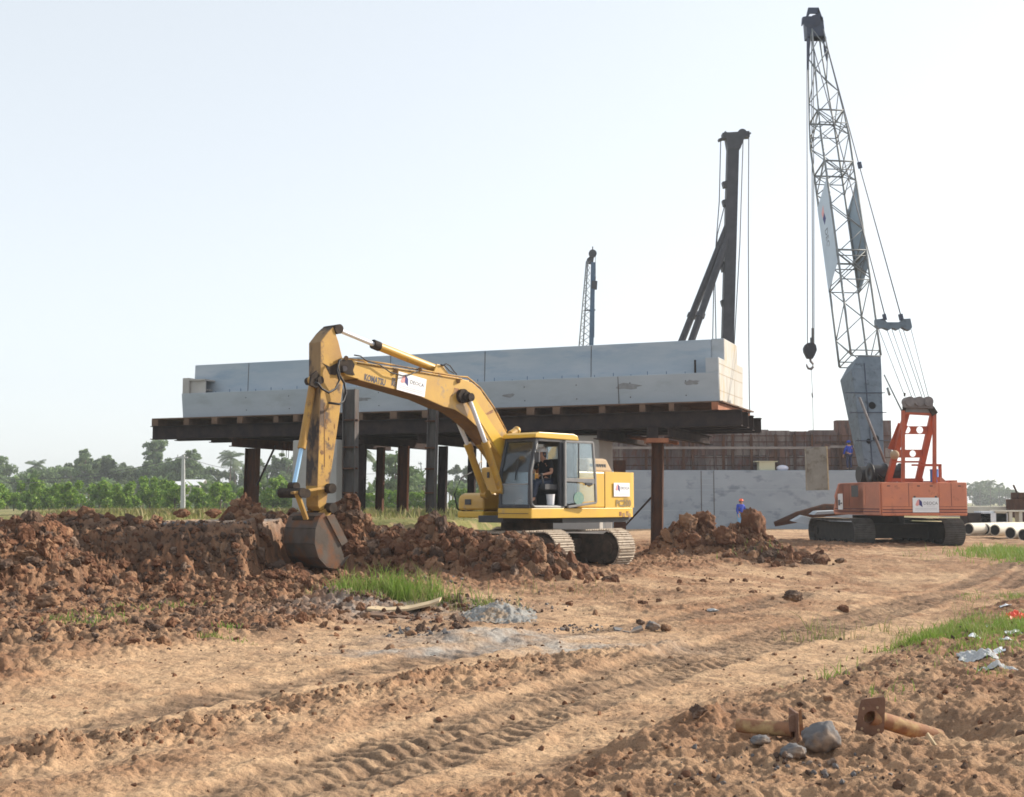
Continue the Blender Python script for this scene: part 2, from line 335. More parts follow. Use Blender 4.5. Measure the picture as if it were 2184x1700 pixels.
def terrain(X, Y, fine=True):
    X = np.asarray(X, float); Y = np.asarray(Y, float)
    # raised plateau on the left and behind the excavator
    edge = np.interp(X, [-40,-9.5,-8.2,-5.1,-4.2,-1.5,0,1.2,2.2,4.0,12], [23.6,23.3,22.9,23.2,27.0,29.0,34,58,110,300,400])
    wig = perlin(X*.7, Y*.3, 3)*.35 + perlin(X*2.1, Y*.8, 4)*.15
    d = Y-edge-wig; w = np.interp(X, [-5.2,-3.5,6,9], [1.15,2.4,4,10])
    pl = sst(-.15, 1, d/w)
    top = np.interp(Y, [0,24,60,140,400], [1.12,1.12,.98,.66,.6])
    z = pl*top + .05*fbm(X*.12, Y*.12, 3, 9)
    z = z + .12*sst(28, 36, Y)*(1-pl)*sst(4,9,X)
    # sunken bay by the crane and soft swells on the haul road
    z = z - .32*gauss(X, Y, xat(1930,26), 26.5, 3.2, 2.6, .3) + .16*gauss(X, Y, xat(1800,31), 32, 4, 2.0) + .10*gauss(X, Y, xat(1700,20), 20.5, 1.6, .5, .3)
    z = z - .22*gauss(X, Y, xat(640,23.6), 23.4, 1.5, .9)
    z = z - .16*sst(16.5, 20, Y)*(1-pl)*sst(-2.5, -4.5, X)
    z = z - .30*gauss(X, Y, xat(1985,8.3), 8.25, .36, .5) + .12*gauss(X, Y, xat(1480,8.0), 8.0, .55, .35, .4)
    heap = np.zeros_like(X)
    for px, D, a, sx, sy, r in HEAPS:
        heap = heap + a*gauss(X, Y, xat(px, D), D, sx, sy, r)*(1 if a < 1.3 else 1)
    heap = np.where(heap > .9, .9+(heap-.9)*.6, heap)
    n1 = fbm(X*.9, Y*.9, 3, 21)
    z = z + heap*(1+.35*n1)*np.where(pl > .5, .45, 1) if False else z*(1-np.clip(heap, 0, .5)*.5) + heap*(1+.3*n1)
    sl, _ = sdist(LEFTB, X, Y); sr, _ = sdist(RIGHTB, X, Y)
    nb = fbm(X*.5, Y*.5, 3, 31)
    rl = sst(-.3, 1.1, sl + nb*.8)*(1-sst(40, 60, Y)); rr = sst(-.1, .7, -sr + nb*.35)*(1-sst(22, 30, Y))
    flatplat = pl*sst(.4, 1.2, d-.3)*(1-np.clip(heap*3, 0, 1))
    face = pl*(1-sst(.4, 1.2, d-.3))
    mid = .42*sst(13.5, 17, Y+1.5*nb)*(1-sst(55, 70, Y))*sst(-.2,.35,nb+.25)
    calm = 1-.9*gauss(X, Y, xat(1880,8.1), 8.1, .55, .4)
    rough = np.clip(np.maximum(np.maximum(rl*.85, rr*.42*calm), mid) + np.clip(heap*1.5, 0, .7) + .45*face, 0, 1)*(1-.85*flatplat)*(1-.1*face)
    grey = np.clip(gauss(X, Y, xat(1060,14.6), 14.5, 1.2, .75)+gauss(X, Y, xat(880,13.6), 13.4, .8, .25)+gauss(X, Y, xat(1230,13.2), 13.6, 1.0, .3)
                   + .8*gauss(X, Y, xat(840,18), 17.8, 1.6, .9) + flatplat*sst(.3,.1,np.abs(Y-26)/8)*sst(-2,-4,X), 0, 1)
    z = z + .12*rr*sst(.0, 1.0, -sr) + .05*rl
    dark = np.zeros_like(X); red = np.clip(rough*.75 + .25*nb + .28*rr + .22*sst(13, 18, Y)*(1-sst(45,60,Y)), 0, 1)
    if fine:
        near = 1-sst(45, 70, Y)
        z = z + near*rough*(.15*lumps(X*1.9, Y*1.9, 1, .55) + .12*lumps(X*4.3+3, Y*4.3, 2, .7) + .06*lumps(X*10, Y*10+5, 3, .7) + .10*np.abs(fbm(X*3.1, Y*3.1, 4, 44, .6))+ .05*np.abs(fbm(X*9, Y*9, 3, 48, .65)))*(.30+.95*np.clip(heap*2+.35*(n1+.3)+.18*rl,0,1.2))
        z = z + near*(1-rough)*(.012*lumps(X*9, Y*9, 5, .25) + .030*fbm(X*1.6, Y*1.6, 5, 41, .6)) 
        z = z + near*.016*(.3+rough)*fbm(X*12, Y*12, 3, 45) + near*.006*fbm(X*22, Y*22, 2, 47)
        # gouges of the bucket teeth on the cut face
        gg = X*.8+z*1.3; fz = np.sqrt(np.clip(4*pl*(1-pl), 0, 1))*sst(-2.5,-4,X)*(1-sst(27,30,Y)); z = z + fz*near*(.20*perlin(X*1.1+Y*.6, Y*.3, 51)-.30*np.abs(perlin(gg*2.6, Y*.8-X*.3, 52)) -.20*np.abs(perlin(gg*6, Y*2.1, 54)) + .16*fbm(X*4, Y*4, 5, 53, .62) + .10*lumps(X*4, Y*4, 12, .6))
        rg = lambda s_, k_: (1-np.abs(perlin(X*s_+.6*Y*s_*.5, Y*s_*1.25-X*s_*.35, k_))*1.6).clip(0,1)**2
        z = z + near*np.maximum(rr*(.25+.75*calm), .5*rl)*(.040*rg(2.2,111)+.024*rg(5.1,112)+.014*rg(11,113)+.008*rg(24,114))
        for i, R in enumerate(RUTS):
            q, s = sdist(R, X, Y); q = q+.05*perlin(s*.7, s*0, 60+i); hw = (.34,.33,.30)[i]
            ins = sst(hw, hw-.10, np.abs(q)); vis = (.55+.6*fbm(s*.5, q*0, 2, 63+i)).clip(.15, 1)
            bars = np.sin(2*np.pi*(s/(.165 if i else .25) + np.abs(q)*(1.6 if i else 1.1))); bars = np.tanh(2*bars)
            z = z - ins*.03*near + near*ins*vis*(.014 if i else .011)*np.clip(bars*1.6, -1, 1)
            rim = np.exp(-((np.abs(q)-hw-.06)/.07)**2); z = z + .018*rim*near*(1+perlin(s*3, q*3, 66))
            dark = np.maximum(dark, ins*(.45+.5*(.5-.5*bars)*vis))
        for R, a, wd in ((RIDGE,.13,.36),(RIDGE2,.05,.28)):
            q, s = sdist(R, X, Y); g = np.exp(-(q/wd)**2)*(.5+.7*np.abs(perlin(s*.6, s*0, 71)))*(1-sst(11, 15, Y))
            z = z + a*g*(.45+.35*lumps(X*3.0, Y*3.0, 7, .7)+.3*lumps(X*9, Y*9, 8, .8)+.5*(1-np.abs(perlin(X*4, Y*4, 74))*1.8).clip(0,1)**2+.9*np.abs(fbm(X*5, Y*5, 4, 73, .65))); red = np.maximum(red, g*.95)
    red = np.clip(red + .32*fbm(X*1.7, Y*1.7, 4, 81) + face*(.35+.9*fbm(X*1.5+3, z*7, 4, 89, .6)), 0, 1)
    dark = np.clip(dark + .45*sst(.1,.8,fbm(X*.9, Y*1.4, 5, 83, .6)) + .4*sst(.15,.5,fbm(X*5, Y*7, 3, 87, .6)) + .35*rough*sst(0,.6,fbm(X*2.5, Y*2.5, 3, 85)) + face*(.5+.9*fbm(X*2.2, z*5+Y, 4, 88, .65)), 0, 1)
    grass = flatplat*sst(27.5, 31, Y+wig*3)
    gp = gauss(X, Y, xat(2150,13.9), 13.9, .8, .8)*.9 + gauss(X, Y, xat(1990,13.3), 13.3, .6, .2)*.8 + gauss(X, Y, xat(2170,21.5), 21.5, .6, .9)*.7 + gauss(X, Y, xat(2180,35), 35, 1.6, 2.6) + gauss(X, Y, xat(2070,12.3), 12.2, .5,.2)*.5
    gp = np.clip(gp*(.7+1.0*fbm(X*1.6, Y*1.6, 3, 91)), 0, 1)
    far = sst(85, 110, Y)
    return z, red, dark, np.clip(np.maximum(np.maximum(grass, gp*.85), far), 0, 1), np.clip(grey*(.7+.6*fbm(X*3, Y*3, 3, 93)), 0, 1)
GR = {}
def gzv(x, y):                      # height of the built ground, read back from its grid
    x = np.asarray(x, float); y = np.asarray(y, float); rows, uc, z = GR["rows"], GR["uc"], GR["z"]
    fi = np.interp(y, rows, np.arange(len(rows))); fj = np.interp(x/(y+4.0), uc, np.arange(len(uc)))
    i = np.minimum(fi.astype(int), len(rows)-2); j = np.minimum(fj.astype(int), len(uc)-2); a = fi-i; b = fj-j
    return z[i,j]*(1-a)*(1-b)+z[i+1,j]*a*(1-b)+z[i,j+1]*(1-a)*b+z[i+1,j+1]*a*b
def gz(x, y): return float(gzv([x], [y])[0])

def build_ground():
    k = 4.0
    r1 = np.exp(np.linspace(math.log(2.2+k), math.log(62+k), 1700))-k
    r2 = np.exp(np.linspace(math.log(62+k), math.log(2500), 130))[1:]-k
    rows = np.concatenate([r1, r2]); nc = 1120
    uc = np.linspace(-1, 1, nc); uc = .62*np.sign(uc)*(.72*np.abs(uc)+.28*np.abs(uc)**3)
    Y, U = np.meshgrid(rows, uc, indexing="ij"); X = U*(Y+k)
    z, red, dark, gr, grey = terrain(X, Y)
    z = np.where(Y > 300, np.minimum(z, .6), z)
    GR.update(rows=rows, uc=uc, z=z)
    vs = np.stack([X.ravel(), Y.ravel(), z.ravel()], 1)
    nr = len(rows); i = np.arange(nr*nc).reshape(nr, nc)
    fs = np.stack([i[:-1,:-1].ravel(), i[:-1,1:].ravel(), i[1:,1:].ravel(), i[1:,:-1].ravel()], 1)
    me = npmesh("ground", vs, fs, ground_mat())
    at = me.attributes.new("soil", "FLOAT_COLOR", "POINT")
    at.data.foreach_set("color", np.stack([red.ravel(), dark.ravel(), gr.ravel(), grey.ravel()], 1).astype(np.float32).ravel())
    o = bpy.data.objects.new("ground", me); COL.objects.link(o); o["kind"] = "structure"; o["label"] = "sandy brown churned earth of the building site"
    return o
def ground_mat():
    m = bpy.data.materials.new("site_soil"); m.use_nodes = True; nt = m.node_tree; L = nt.links; b = nt.nodes["Principled BSDF"]
    b.inputs["Roughness"].default_value = .95; b.inputs["Specular IOR Level"].default_value = .12
    a = N(nt, "ShaderNodeAttribute", attribute_name="soil"); sp = N(nt, "ShaderNodeSeparateColor"); L.new(a.outputs["Color"], sp.inputs[0])
    tc = N(nt, "ShaderNodeTexCoord")
    def noise(s, d=5.0):
        n = N(nt, "ShaderNodeTexNoise", Scale=s, Detail=d, Roughness=.6); L.new(tc.outputs["Object"], n.inputs["Vector"]); return n.outputs["Fac"]
    def mix(f, c1, c2):
        x = N(nt, "ShaderNodeMix", data_type="RGBA")
        for s, v in ((x.inputs[0], f), (x.inputs[6], c1), (x.inputs[7], c2)):
            if isinstance(v, tuple): s.default_value = c4(v)
            elif isinstance(v, float): s.default_value = v
            else: L.new(v, s)
        return x.outputs[2]
    def mr(v, lo, hi, a0=0., a1=1.):
        x = N(nt, "ShaderNodeMapRange"); x.inputs[1].default_value = lo; x.inputs[2].default_value = hi; x.inputs[3].default_value = a0; x.inputs[4].default_value = a1
        L.new(v, x.inputs[0]); return x.outputs[0]
    def mul(p, q):
        x = N(nt, "ShaderNodeMath", operation="MULTIPLY"); L.new(p, x.inputs[0])
        if isinstance(q, float): x.inputs[1].default_value = q
        else: L.new(q, x.inputs[1])
        return x.outputs[0]
    sand = mix(mr(noise(6.), .35, .65), SOIL["sand"], SOIL["sand2"])
    redc = mix(mr(noise(3.5), .35, .65), SOIL["red"], SOIL["red2"])
    c = mix(sp.outputs[0], sand, redc)
    c = mix(mul(mr(noise(30.,8.), .52, .62), .5), c, SOIL["speck"]); c = mix(mul(mr(noise(90.,4.), .56, .66), .35), c, SOIL["speck"])
    c = mix(mul(sp.outputs[1], .75), c, SOIL["dark"])
    gcol = mix(mr(noise(12.), .4, .65), SOIL["grey"], SOIL["grey2"])
    c = mix(mul(a.outputs["Alpha"], .85), c, gcol)
    gg = mix(mr(noise(.35), .4, .6), SOIL["grass"], SOIL["grass2"])
    gg = mix(mr(noise(1.7), .52, .62), gg, SOIL["straw"])
    c = mix(mr(sp.outputs[2], .35, .7, 0., .8), c, gg)
    L.new(c, b.inputs["Base Color"])
    n1 = noise(38., 8.); n2 = noise(160., 5.)
    ad = N(nt, "ShaderNodeMath", operation="ADD"); L.new(n1, ad.inputs[0]); L.new(mul(n2, .35), ad.inputs[1])
    bp = N(nt, "ShaderNodeBump"); bp.inputs["Strength"].default_value = .9; bp.inputs["Distance"].default_value = .025
    L.new(ad.outputs[0], bp.inputs["Height"]); L.new(bp.outputs[0], b.inputs["Normal"])
    return m
SOIL = dict(sand=(.565,.384,.236), sand2=(.465,.302,.181), red=(.30,.155,.086), red2=(.20,.105,.062), speck=(.13,.085,.06), dark=(.125,.085,.062),
            grey=(.40,.385,.36), grey2=(.24,.225,.21), grass=(.17,.19,.06), grass2=(.10,.14,.045), straw=(.30,.24,.13))
build_ground()
M["clod"] = mat("clod_soil", (.16,.078,.046), (.10,.052,.034), 2.2, .95, bump=1.0, bscale=18, c3=(.30,.17,.10), s3=3, t3=.60, spec=.1)
M["clodp"] = mat("pale_clod_soil", (.25,.145,.088), (.17,.10,.062), 2.2, .95, bump=1.0, bscale=18, c3=(.2,.13,.09), s3=3, t3=.6, spec=.1)
M["clodd"] = mat("dark_clod_soil", (.075,.052,.042), (.11,.07,.05), 2.2, .95, bump=1.0, bscale=18, c3=(.28,.2,.15), s3=3, t3=.6, spec=.1)
# ---- clods
_b = bmesh.new(); bmesh.ops.create_icosphere(_b, subdivisions=2, radius=1); ICO = np.array([v.co[:] for v in _b.verts]); ICOF = np.array([[v.index for v in f.verts] for f in _b.faces]); _b.free()
_b = bmesh.new(); bmesh.ops.create_icosphere(_b, subdivisions=3, radius=1); ICO3 = np.array([v.co[:] for v in _b.verts]); ICO3F = np.array([[v.index for v in f.verts] for f in _b.faces]); _b.free()
def n3(v, s, k):                               # cheap solid noise from three planes
    x, y, z = (v*s).T; return (perlin(x+k*3.1, y+z*.7, k) + perlin(y-k*1.7, z+x*.6, k+7) + perlin(z+k, x-y*.5, k+13))/2
def rockshape(seed, sub=None, cuts=6):
    r = np.random.default_rng(seed); B = ICO if sub is None else sub; v = B.copy(); k = seed % 40
    v = v*(1+.34*n3(B, 1.2, k)[:,None])
    for _ in range(cuts):                      # planar breaks
        n = r.normal(size=3); n /= np.linalg.norm(n); d = r.uniform(.45, .85); t = v@n; v = v - np.outer(np.clip(t-d, 0, None)*.85, n)
    q = .26*n3(B, 2.9, k+3) + .15*n3(B, 6.5, k+5) + (.09*n3(B, 14., k+9) if len(B) > 100 else 0)
    v = v*(1+q[:,None]); v *= r.uniform(.6, 1.35, 3)
    return v
ROCKS = [rockshape(i) for i in range(30)]; ROCKS3 = [rockshape(i+50, ICO3) for i in range(30)]
def clod_batch(name, pts, sizes, mats, label, seed=0, sink=.45, big_s=.045):
    r = np.random.default_rng(seed); nb = len(mats); ids = r.integers(0, nb, len(pts))
    V_, F_, I_ = [], [], []; off = 0
    for (x, y, z), s, mi in zip(pts, sizes, ids):
        a, b_, c_ = r.uniform(0, 6.28, 3); ca, sa, cb, sb = math.cos(a), math.sin(a), math.cos(b_), math.sin(b_)
        Rm = np.array([[ca,-sa,0],[sa,ca,0],[0,0,1]])@np.array([[1,0,0],[0,cb,-sb],[0,sb,cb]])
        big = s > big_s; Q, QF = (ROCKS3, ICO3F) if big else (ROCKS, ICOF)
        v = Q[r.integers(0, 30)]@Rm.T*s + (x, y, z+s*(.5-sink))
        V_.append(v); F_.append(QF+off); off += len(v); I_.append(np.full(len(QF), mi))
    me = npmesh(name, np.concatenate(V_), np.concatenate(F_), mats[0], False)
    for m_ in mats[1:]: me.materials.append(m_)
    me.polygons.foreach_set("material_index", np.concatenate(I_).astype(np.int32))
    o = bpy.data.objects.new(name, me); COL.objects.link(o); o["kind"] = "stuff"; o["label"] = label
    return o
def scatter(n, px0, px1, D0, D1, s0, s1, seed, prob=None, power=2.5):
    r = np.random.default_rng(seed); D = np.sqrt(r.uniform(D0**2, D1**2, n)); px = r.uniform(px0, px1, n)
    x = (px-1092)/2640*D; s = s0+(s1-s0)*r.random(n)**power
    z, red, dk, gr, gy = terrain(x, D)
    if prob is not None:
        k = r.random(n) < prob(x, D, red); x, D, s, z = x[k], D[k], s[k], z[k]
    return list(zip(x, D, z)), list(s)
def heapscatter(idx, n, s0, s1, seed):
    P_, S_ = [], []; r = np.random.default_rng(seed)
    for i in idx:
        px, D, a, sx, sy, _ = HEAPS[i]; k = int(n*sx*sy)
        x = xat(px, D)+np.clip(r.normal(0, .62, k), -1.5, 1.5)*sx; y = D+np.clip(r.normal(0, .62, k), -1.4, 1.4)*sy; z = gzv(x, y)
        P_ += list(zip(x, y, z)); S_ += list(s0+(s1-s0)*r.random(k)**2.6)
    return P_, S_
cl3 = [M["clod"], M["clod"], M["clodd"], M["clod"], M["clodp"]]
p, s = heapscatter([0,1,2,3], 520, .02, .15, 1); clod_batch("soil_clods", p, s, cl3, "dark red heap of broken clods at the left edge above the pit", 1)
p, s = heapscatter([4,5,14,15], 650, .02, .15, 2); clod_batch("soil_clods", p, s, cl3, "tall red clod heap standing behind and around the digging bucket", 2)
p, s = heapscatter([6,7,8,20], 560, .02, .17, 3); clod_batch("soil_clods", p, s, cl3, "long bank of dark brown clods in front of the yellow excavator", 3)
p, s = heapscatter([9,10,11,12], 420, .03, .22, 4); clod_batch("soil_clods", p, s, cl3, "red brown clod heap by the rusty pile in front of the grey footing", 4)
p, s = heapscatter([16,17], 500, .015, .11, 5); clod_batch("soil_clods", p, s, [M["clod"], M["clodp"]], "crumbled red clods along the near rim of the bucket pit", 5)
p, s = scatter(5200, -100, 1000, 13.5, 20.8, .012, .078, 6, lambda x, y, r: np.where(r > .45, .8, .05), 3.5); clod_batch("soil_clods", p, s, [M["clod"], M["clodp"], M["clodd"]], "rough clods strewn over the left middle ground below the cut bank", 6)
p, s = scatter(2600, 900, 2400, 5.5, 15, .005, .035, 7, lambda x, y, r: np.where(r > .4, .8, .06), 3); clod_batch("soil_clods", p, s, [M["clodp"], M["clod"], M["clodd"]], "small clods scattered over the rough verge at lower right", 7)
p, s = scatter(1500, -100, 2300, 6, 14, .005, .028, 8, lambda x, y, r: np.where(r < .6, .5, .1)); clod_batch("soil_clods", p, s, [M["clodp"], M["clod"]], "tiny loose crumbs of earth lying on the tracked sandy road", 8)
p, s = scatter(1000, 1150, 1800, 17, 34, .012, .08, 9, lambda x, y, r: .5, 6); clod_batch("soil_clods", p, s, [M["clodp"], M["clod"]], "loose lumps of earth between the excavator and the crane", 9)
r_ = np.random.default_rng(5); q, s_ = sdist(RIDGE, np.array([0.]), np.array([0.]))
Rp = RIDGE; seg = np.linspace(0, 1, 900); ii = (seg*(len(Rp)-1)).astype(int).clip(0, len(Rp)-2); tt = seg*(len(Rp)-1)-ii
xy = Rp[ii]*(1-tt)[:,None]+Rp[ii+1]*tt[:,None] + r_.normal(0, .16, (900,2)); zz = gzv(xy[:,0], xy[:,1])
clod_batch("soil_clods", list(zip(xy[:,0], xy[:,1], zz)), list(.004+.018*r_.random(900)**3), [M["clodp"], M["clod"]], "crumbly red ridge pushed up beside the left wheel rut", 10)
r_ = np.random.default_rng(8); n_ = 26000; px_ = r_.uniform(120, 620, n_); D_ = r_.uniform(22.2, 24.6, n_); x_ = (px_-1092)/2640*D_; h_ = gzv(x_, D_); sl_ = gzv(x_, D_+.06)-h_; k_ = r_.random(n_) < np.clip(sl_*5, .0, 1)*.42; x_, D_ = x_[k_], D_[k_]; n_ = len(x_)
clod_batch("soil_clods", list(zip(x_, D_, gzv(x_, D_))), list(.014+.07*r_.random(n_)**2.5), [M["clodd"], M["clod"], M["clodd"]], "dark crumbs clinging to the face of the cut bank", 11, sink=.6)
# ---- individual big clods
b4 = bmesh.new(); bmesh.ops.create_icosphere(b4, subdivisions=4, radius=1); ICO4 = np.array([v.co[:] for v in b4.verts]); ICO4F = np.array([[v.index for v in f.verts] for f in b4.faces]); b4.free()
def bigrock(name, px, py, D, w, h, seed, m, label, cat="clod", dep=None, tilt=0):
    v = rockshape(seed, ICO4, 8) if cat != "rock" else .45*rockshape(seed, ICO4, 5)+.55*ICO4; x, y, z = pt(px, py, D)
    nx = v@np.array([[1.1,.3,.2],[.1,1.2,-.3],[-.2,.1,1.1]])
    dsp = fbm(nx[:,0]*1.8+seed, nx[:,1]*1.8+nx[:,2]*1.3, 4, seed % 50)*.14 + fbm(nx[:,0]*7+seed, nx[:,1]*7+nx[:,2]*6, 3, 30)*.05; v = v*(1+dsp[:,None])
    v -= (v.max(0)+v.min(0))/2; v /= (v.max(0)-v.min(0)); v *= (w, dep or w*.8, h)
    me = npmesh(name, v, ICO4F, m); o = bpy.data.objects.new(name, me); COL.objects.link(o)
    o.location = (x, y, z-h/2); o.rotation_euler = (0, tilt, 0); o["label"] = label; o["category"] = cat
    return o
def pk(D): return 2649/D
for px, py, D, wp, hp, sd, mm, lb in (
  (1607,1081,33.2,58,70,3,"clod","tallest peaked red clod on the right of the heap beside the blue worker"),
  (1500,1088,33.4,58,50,8,"clod","broad peaked clod in the middle of the right heap left of the blue worker"),
  (1468,1092,33.0,40,48,12,"clodp","pale rounded clod on top of the right heap near the rusty pile"),
  (1545,1120,32.6,50,44,15,"clod","orange lit clod halfway up the right heap below the blue worker"),
  (180,1078,25.5,46,34,21,"clod","angular brown clod on the crest at the left end of the cut bank"),
  (455,1084,27.5,40,22,24,"clod","flat brown clod lying on the grass at the top of the cut bank"),
  (388,1085,27.6,38,20,26,"clod","low dark clod on the grass, left of the flat brown one"),
  (540,1073,26.6,62,60,29,"clodp","big pale brown clod at the foot of the leftmost rusty pile"),
  (735,1062,26.8,64,60,33,"clod","steep red clod behind the bucket, highest of its heap"),
  (100,1262,17.5,60,34,36,"clodp","pale yellowish boulder among the clods at the left"),
  (1690,1258,18.0,48,26,41,"clodd","dark lump standing alone on the haul road"),
  (1790,1190,24.5,24,12,44,"clodd","small dark lump on the slope below the crane")):
    bigrock("soil_boulder", px, py, D, wp/pk(D), hp/pk(D), sd, M[mm], lb, "clod")
# ================================================================== EXCAVATOR
TH = math.radians(47); EF = V((-math.cos(TH), -math.sin(TH), 0)); EL = V((math.sin(TH), -math.cos(TH), 0))
ED = 29.6; EC = V((xat(1124, ED), ED, 0))
def E(f, l, z): return EC + EF*f + EL*l + V((0,0,z))
def EP(px, py, l): return on_plane(px, py, EC + EL*l, EL)
def zc(x0, y0, s): return lambda x, y: ((x0+x*s)/1.57418, (y0+y*s)/1.57418)
R1 = zc(900,1050,.32347); RB = zc(1200,1150,.32051); R3 = zc(800,1550,.32347); R4 = zc(480,1100,.3663); R2 = zc(1500,1400,.32347)
exc = thing("excavator", "yellow crawler excavator digging beside the dirt heap, cab door open", "excavator", E(0,0,.1))
# ---- undercarriage: tracks run along EL
def track(parent, C, T, A, off, half, h, w, zg, mshoe, mfr, n_sh=46, name="track"):
    """C centre, T travel direction, A axle direction"""
    r = h/2; L_ = half-r
    def pth(s):
        P = 2*(2*L_)+2*math.pi*r; s %= P
        if s < 2*L_: return (-L_+s, h-0), 0
        s -= 2*L_
        if s < math.pi*r: a = s/r; return (L_+r*math.sin(a), r+r*math.cos(a)), a
        s -= math.pi*r
        if s < 2*L_: return (L_-s, 0), math.pi
        s -= 2*L_; a = s/r; return (-L_-r*math.sin(a), r-r*math.cos(a)), math.pi+a
    P = 4*L_+2*math.pi*r; fr = MB(); Cc = C + A*off
    prof = [(-L_-r*.62,zg+r*.5),(-L_,zg+.1),(L_,zg+.1),(L_+r*.62,zg+r*.5),(L_+r*.62,zg+r*1.4),(L_,zg+h-.12),(-L_,zg+h-.12),(-L_-r*.62,zg+r*1.4)]
    fr.prism([Cc+T*a+A*(-w*.27)+V((0,0,b)) for a, b in prof], A*(w*.54))
    t = obj(name, fr, mfr, parent, .02)
    sh = MB(); Tn = T
    for i in range(n_sh):
        (a, b), ang = pth(i*P/n_sh); sag = -.05*max(0, 1-(a/L_)**2) if ang == 0 else 0
        c = Cc + T*a + V((0,0,zg+b+sag)); d = T*math.cos(ang)-V((0,0,1))*math.sin(ang); nrm = T*math.sin(ang)+V((0,0,1))*math.cos(ang)
        e = P/n_sh*.47
        def q(u, v, ww): return c + d*u + nrm*v + A*ww
        sh.hexa([q(-e,-.035,-w/2), q(e,-.035,-w/2), q(e,-.035,w/2), q(-e,-.035,w/2), q(-e,-.012,-w/2), q(e,-.012,-w/2), q(e,-.012,w/2), q(-e,-.012,w/2)])
        for u in (-e*.75, -e*.1, e*.55):
            sh.hexa([q(u-.009,-.012,-w/2), q(u+.009,-.012,-w/2), q(u+.009,-.012,w/2), q(u-.009,-.012,w/2), q(u-.006,.018,-w/2), q(u+.006,.018,-w/2), q(u+.006,.018,w/2), q(u-.006,.018,w/2)])
    obj("track_shoes", sh, mshoe, t)
    for sgn in (-1, 1):
        wm = MB(); c = Cc + T*(L_*sgn) + V((0,0,zg+r)); wm.cyl(c-A*w*.16, c+A*w*.16, r-.07, n=24); wm.cyl(c-A*w*.33, c+A*w*.33, .16, n=14)
        for k in range(12):
            a = k*math.pi/6; e = T*math.cos(a)+V((0,0,1))*math.sin(a); wm.beam(c+e*(r-.09), c+e*(r-.03), .05, .1)
        obj("sprocket" if sgn < 0 else "idler", wm, mfr, t)
    for k in range(7):
        rm = MB(); c = Cc + T*(-L_+.2+(2*L_-.4)*k/6) + V((0,0,zg+.12)); rm.cyl(c-A*w*.36, c+A*w*.36, .085, n=12); obj("roller", rm, mfr, t)
    return t
Z0 = .10
for off in (-1.1, 1.1): track(exc, EC, EL, -EF, off, 2.15, .88, .6, Z0, M["shoe"], M["trackfr"])
cb = MB()
cb.box(-.85,.85,-.5,.5,.45,.85,E); cb.box(-1.0,1.0,-.9,-.6,.4,.75,E); cb.box(-1.0,1.0,.6,.9,.4,.75,E)
cb.cyl(E(0,0,.85), E(0,0,1.22), .62, n=28)
obj("carbody", cb, M["trackfr"], exc, .02)
# ---- upper structure
def rounded(outline, r, n=4):      # outline of (f,l) -> rounded
    out = []; m = len(outline)
    for i in range(m):
        p0, p1, p2 = V((*outline[i-1],0)), V((*outline[i],0)), V((*outline[(i+1) % m],0)); rr = r[i] if isinstance(r, list) else r
        if rr <= 0: out.append((p1.x, p1.y)); continue
        a = p1+(p0-p1).normalized()*rr; b = p1+(p2-p1).normalized()*rr
        for k in range(n+1):
            t = k/n; q = a*(1-t)**2+p1*2*t*(1-t)+b*t*t; out.append((q.x, q.y))
    return out
def plan(mb, outline, z0, z1): return mb.prism([E(f, l, z0) for f, l in outline], (0,0,z1-z0))
dk = MB(); plan(dk, [(1.2,-.45),(.2,-.45),(.2,.35),(1.2,.35),(1.2,-.45)][:4], 1.14, 1.3)
plan(dk, [(.2,-1.28),(-2.3,-1.28),(-2.3,1.28),(.2,1.28)], 1.13, 1.4); obj("revolving_frame", dk, M["black"], exc, .01)
sk = MB(); plan(sk, rounded([(1.39,.36),(1.39,1.37),(-2.47,1.37),(-2.6,.36)], [.02,.06,.25,.02]), 1.25, 1.47); obj("deck_skirt", sk, M["yclean"], exc, .035)
sk2 = MB(); plan(sk2, [(1.405,.38),(1.405,1.30),(1.39,1.30),(1.39,.38)], 1.352, 1.362); obj("skirt_seam", sk2, M["black"], exc)
hs = MB(); plan(hs, rounded([(-.28,.38),(-.28,1.35),(-1.28,1.35),(-1.28,.38)], .04), 1.475, 2.33); obj("side_door_panel", hs, M["yclean"], exc, .04)
en = MB(); plan(en, [(-.3,-1.33),(-.3,.37),(-2.1,.37),(-2.1,-1.33)], 1.41, 2.30); obj("engine_housing", en, M["yellow"], exc, .04)
cw = MB(); plan(cw, rounded([(-1.29,1.352),(-2.52,1.352),(-2.66,.9),(-2.78,0),(-2.62,-.9),(-2.45,-1.36),(-1.29,-1.36)], [.0,.24,.3,.6,.3,.28,.0], 6), 1.475, 2.335)
obj("counterweight", cw, M["yclean"], exc, .06)
rs = MB(); 
for f, z in ((-1.85,1.33),(-1.98,1.30),(-2.12,1.34),(-2.2,1.29)): rs.box(f-.04,f+.05,1.371,1.375,z-.05,z+.05,E)
obj("rust_scrape", rs, M["pipe"], exc)
hd = MB(); hd.hexa([E(-1.25,-.35,2.34),E(-2.25,-.35,2.34),E(-2.25,.85,2.34),E(-1.25,.85,2.34),E(-1.35,-.3,2.68),E(-2.1,-.3,2.68),E(-2.1,.75,2.68),E(-1.35,.75,2.68)])
h_ = obj("engine_hood", hd, M["dust"], exc, .06)
for k in range(7): 
    sl = MB(); f = -1.42-.09*k; sl.box(f-.03,f+.03,.80,.815,2.46,2.54,E); obj("hood_vent", sl, M["black"], h_)
ex = MB(); ex.cyl(E(-1.2,-.75,2.3), E(-1.2,-.75,2.85), .06, n=12); ex.cyl(E(-1.2,-.75,2.5), E(-1.2,-.75,2.75), .11, n=12); obj("exhaust_pipe", ex, M["rust"], exc)
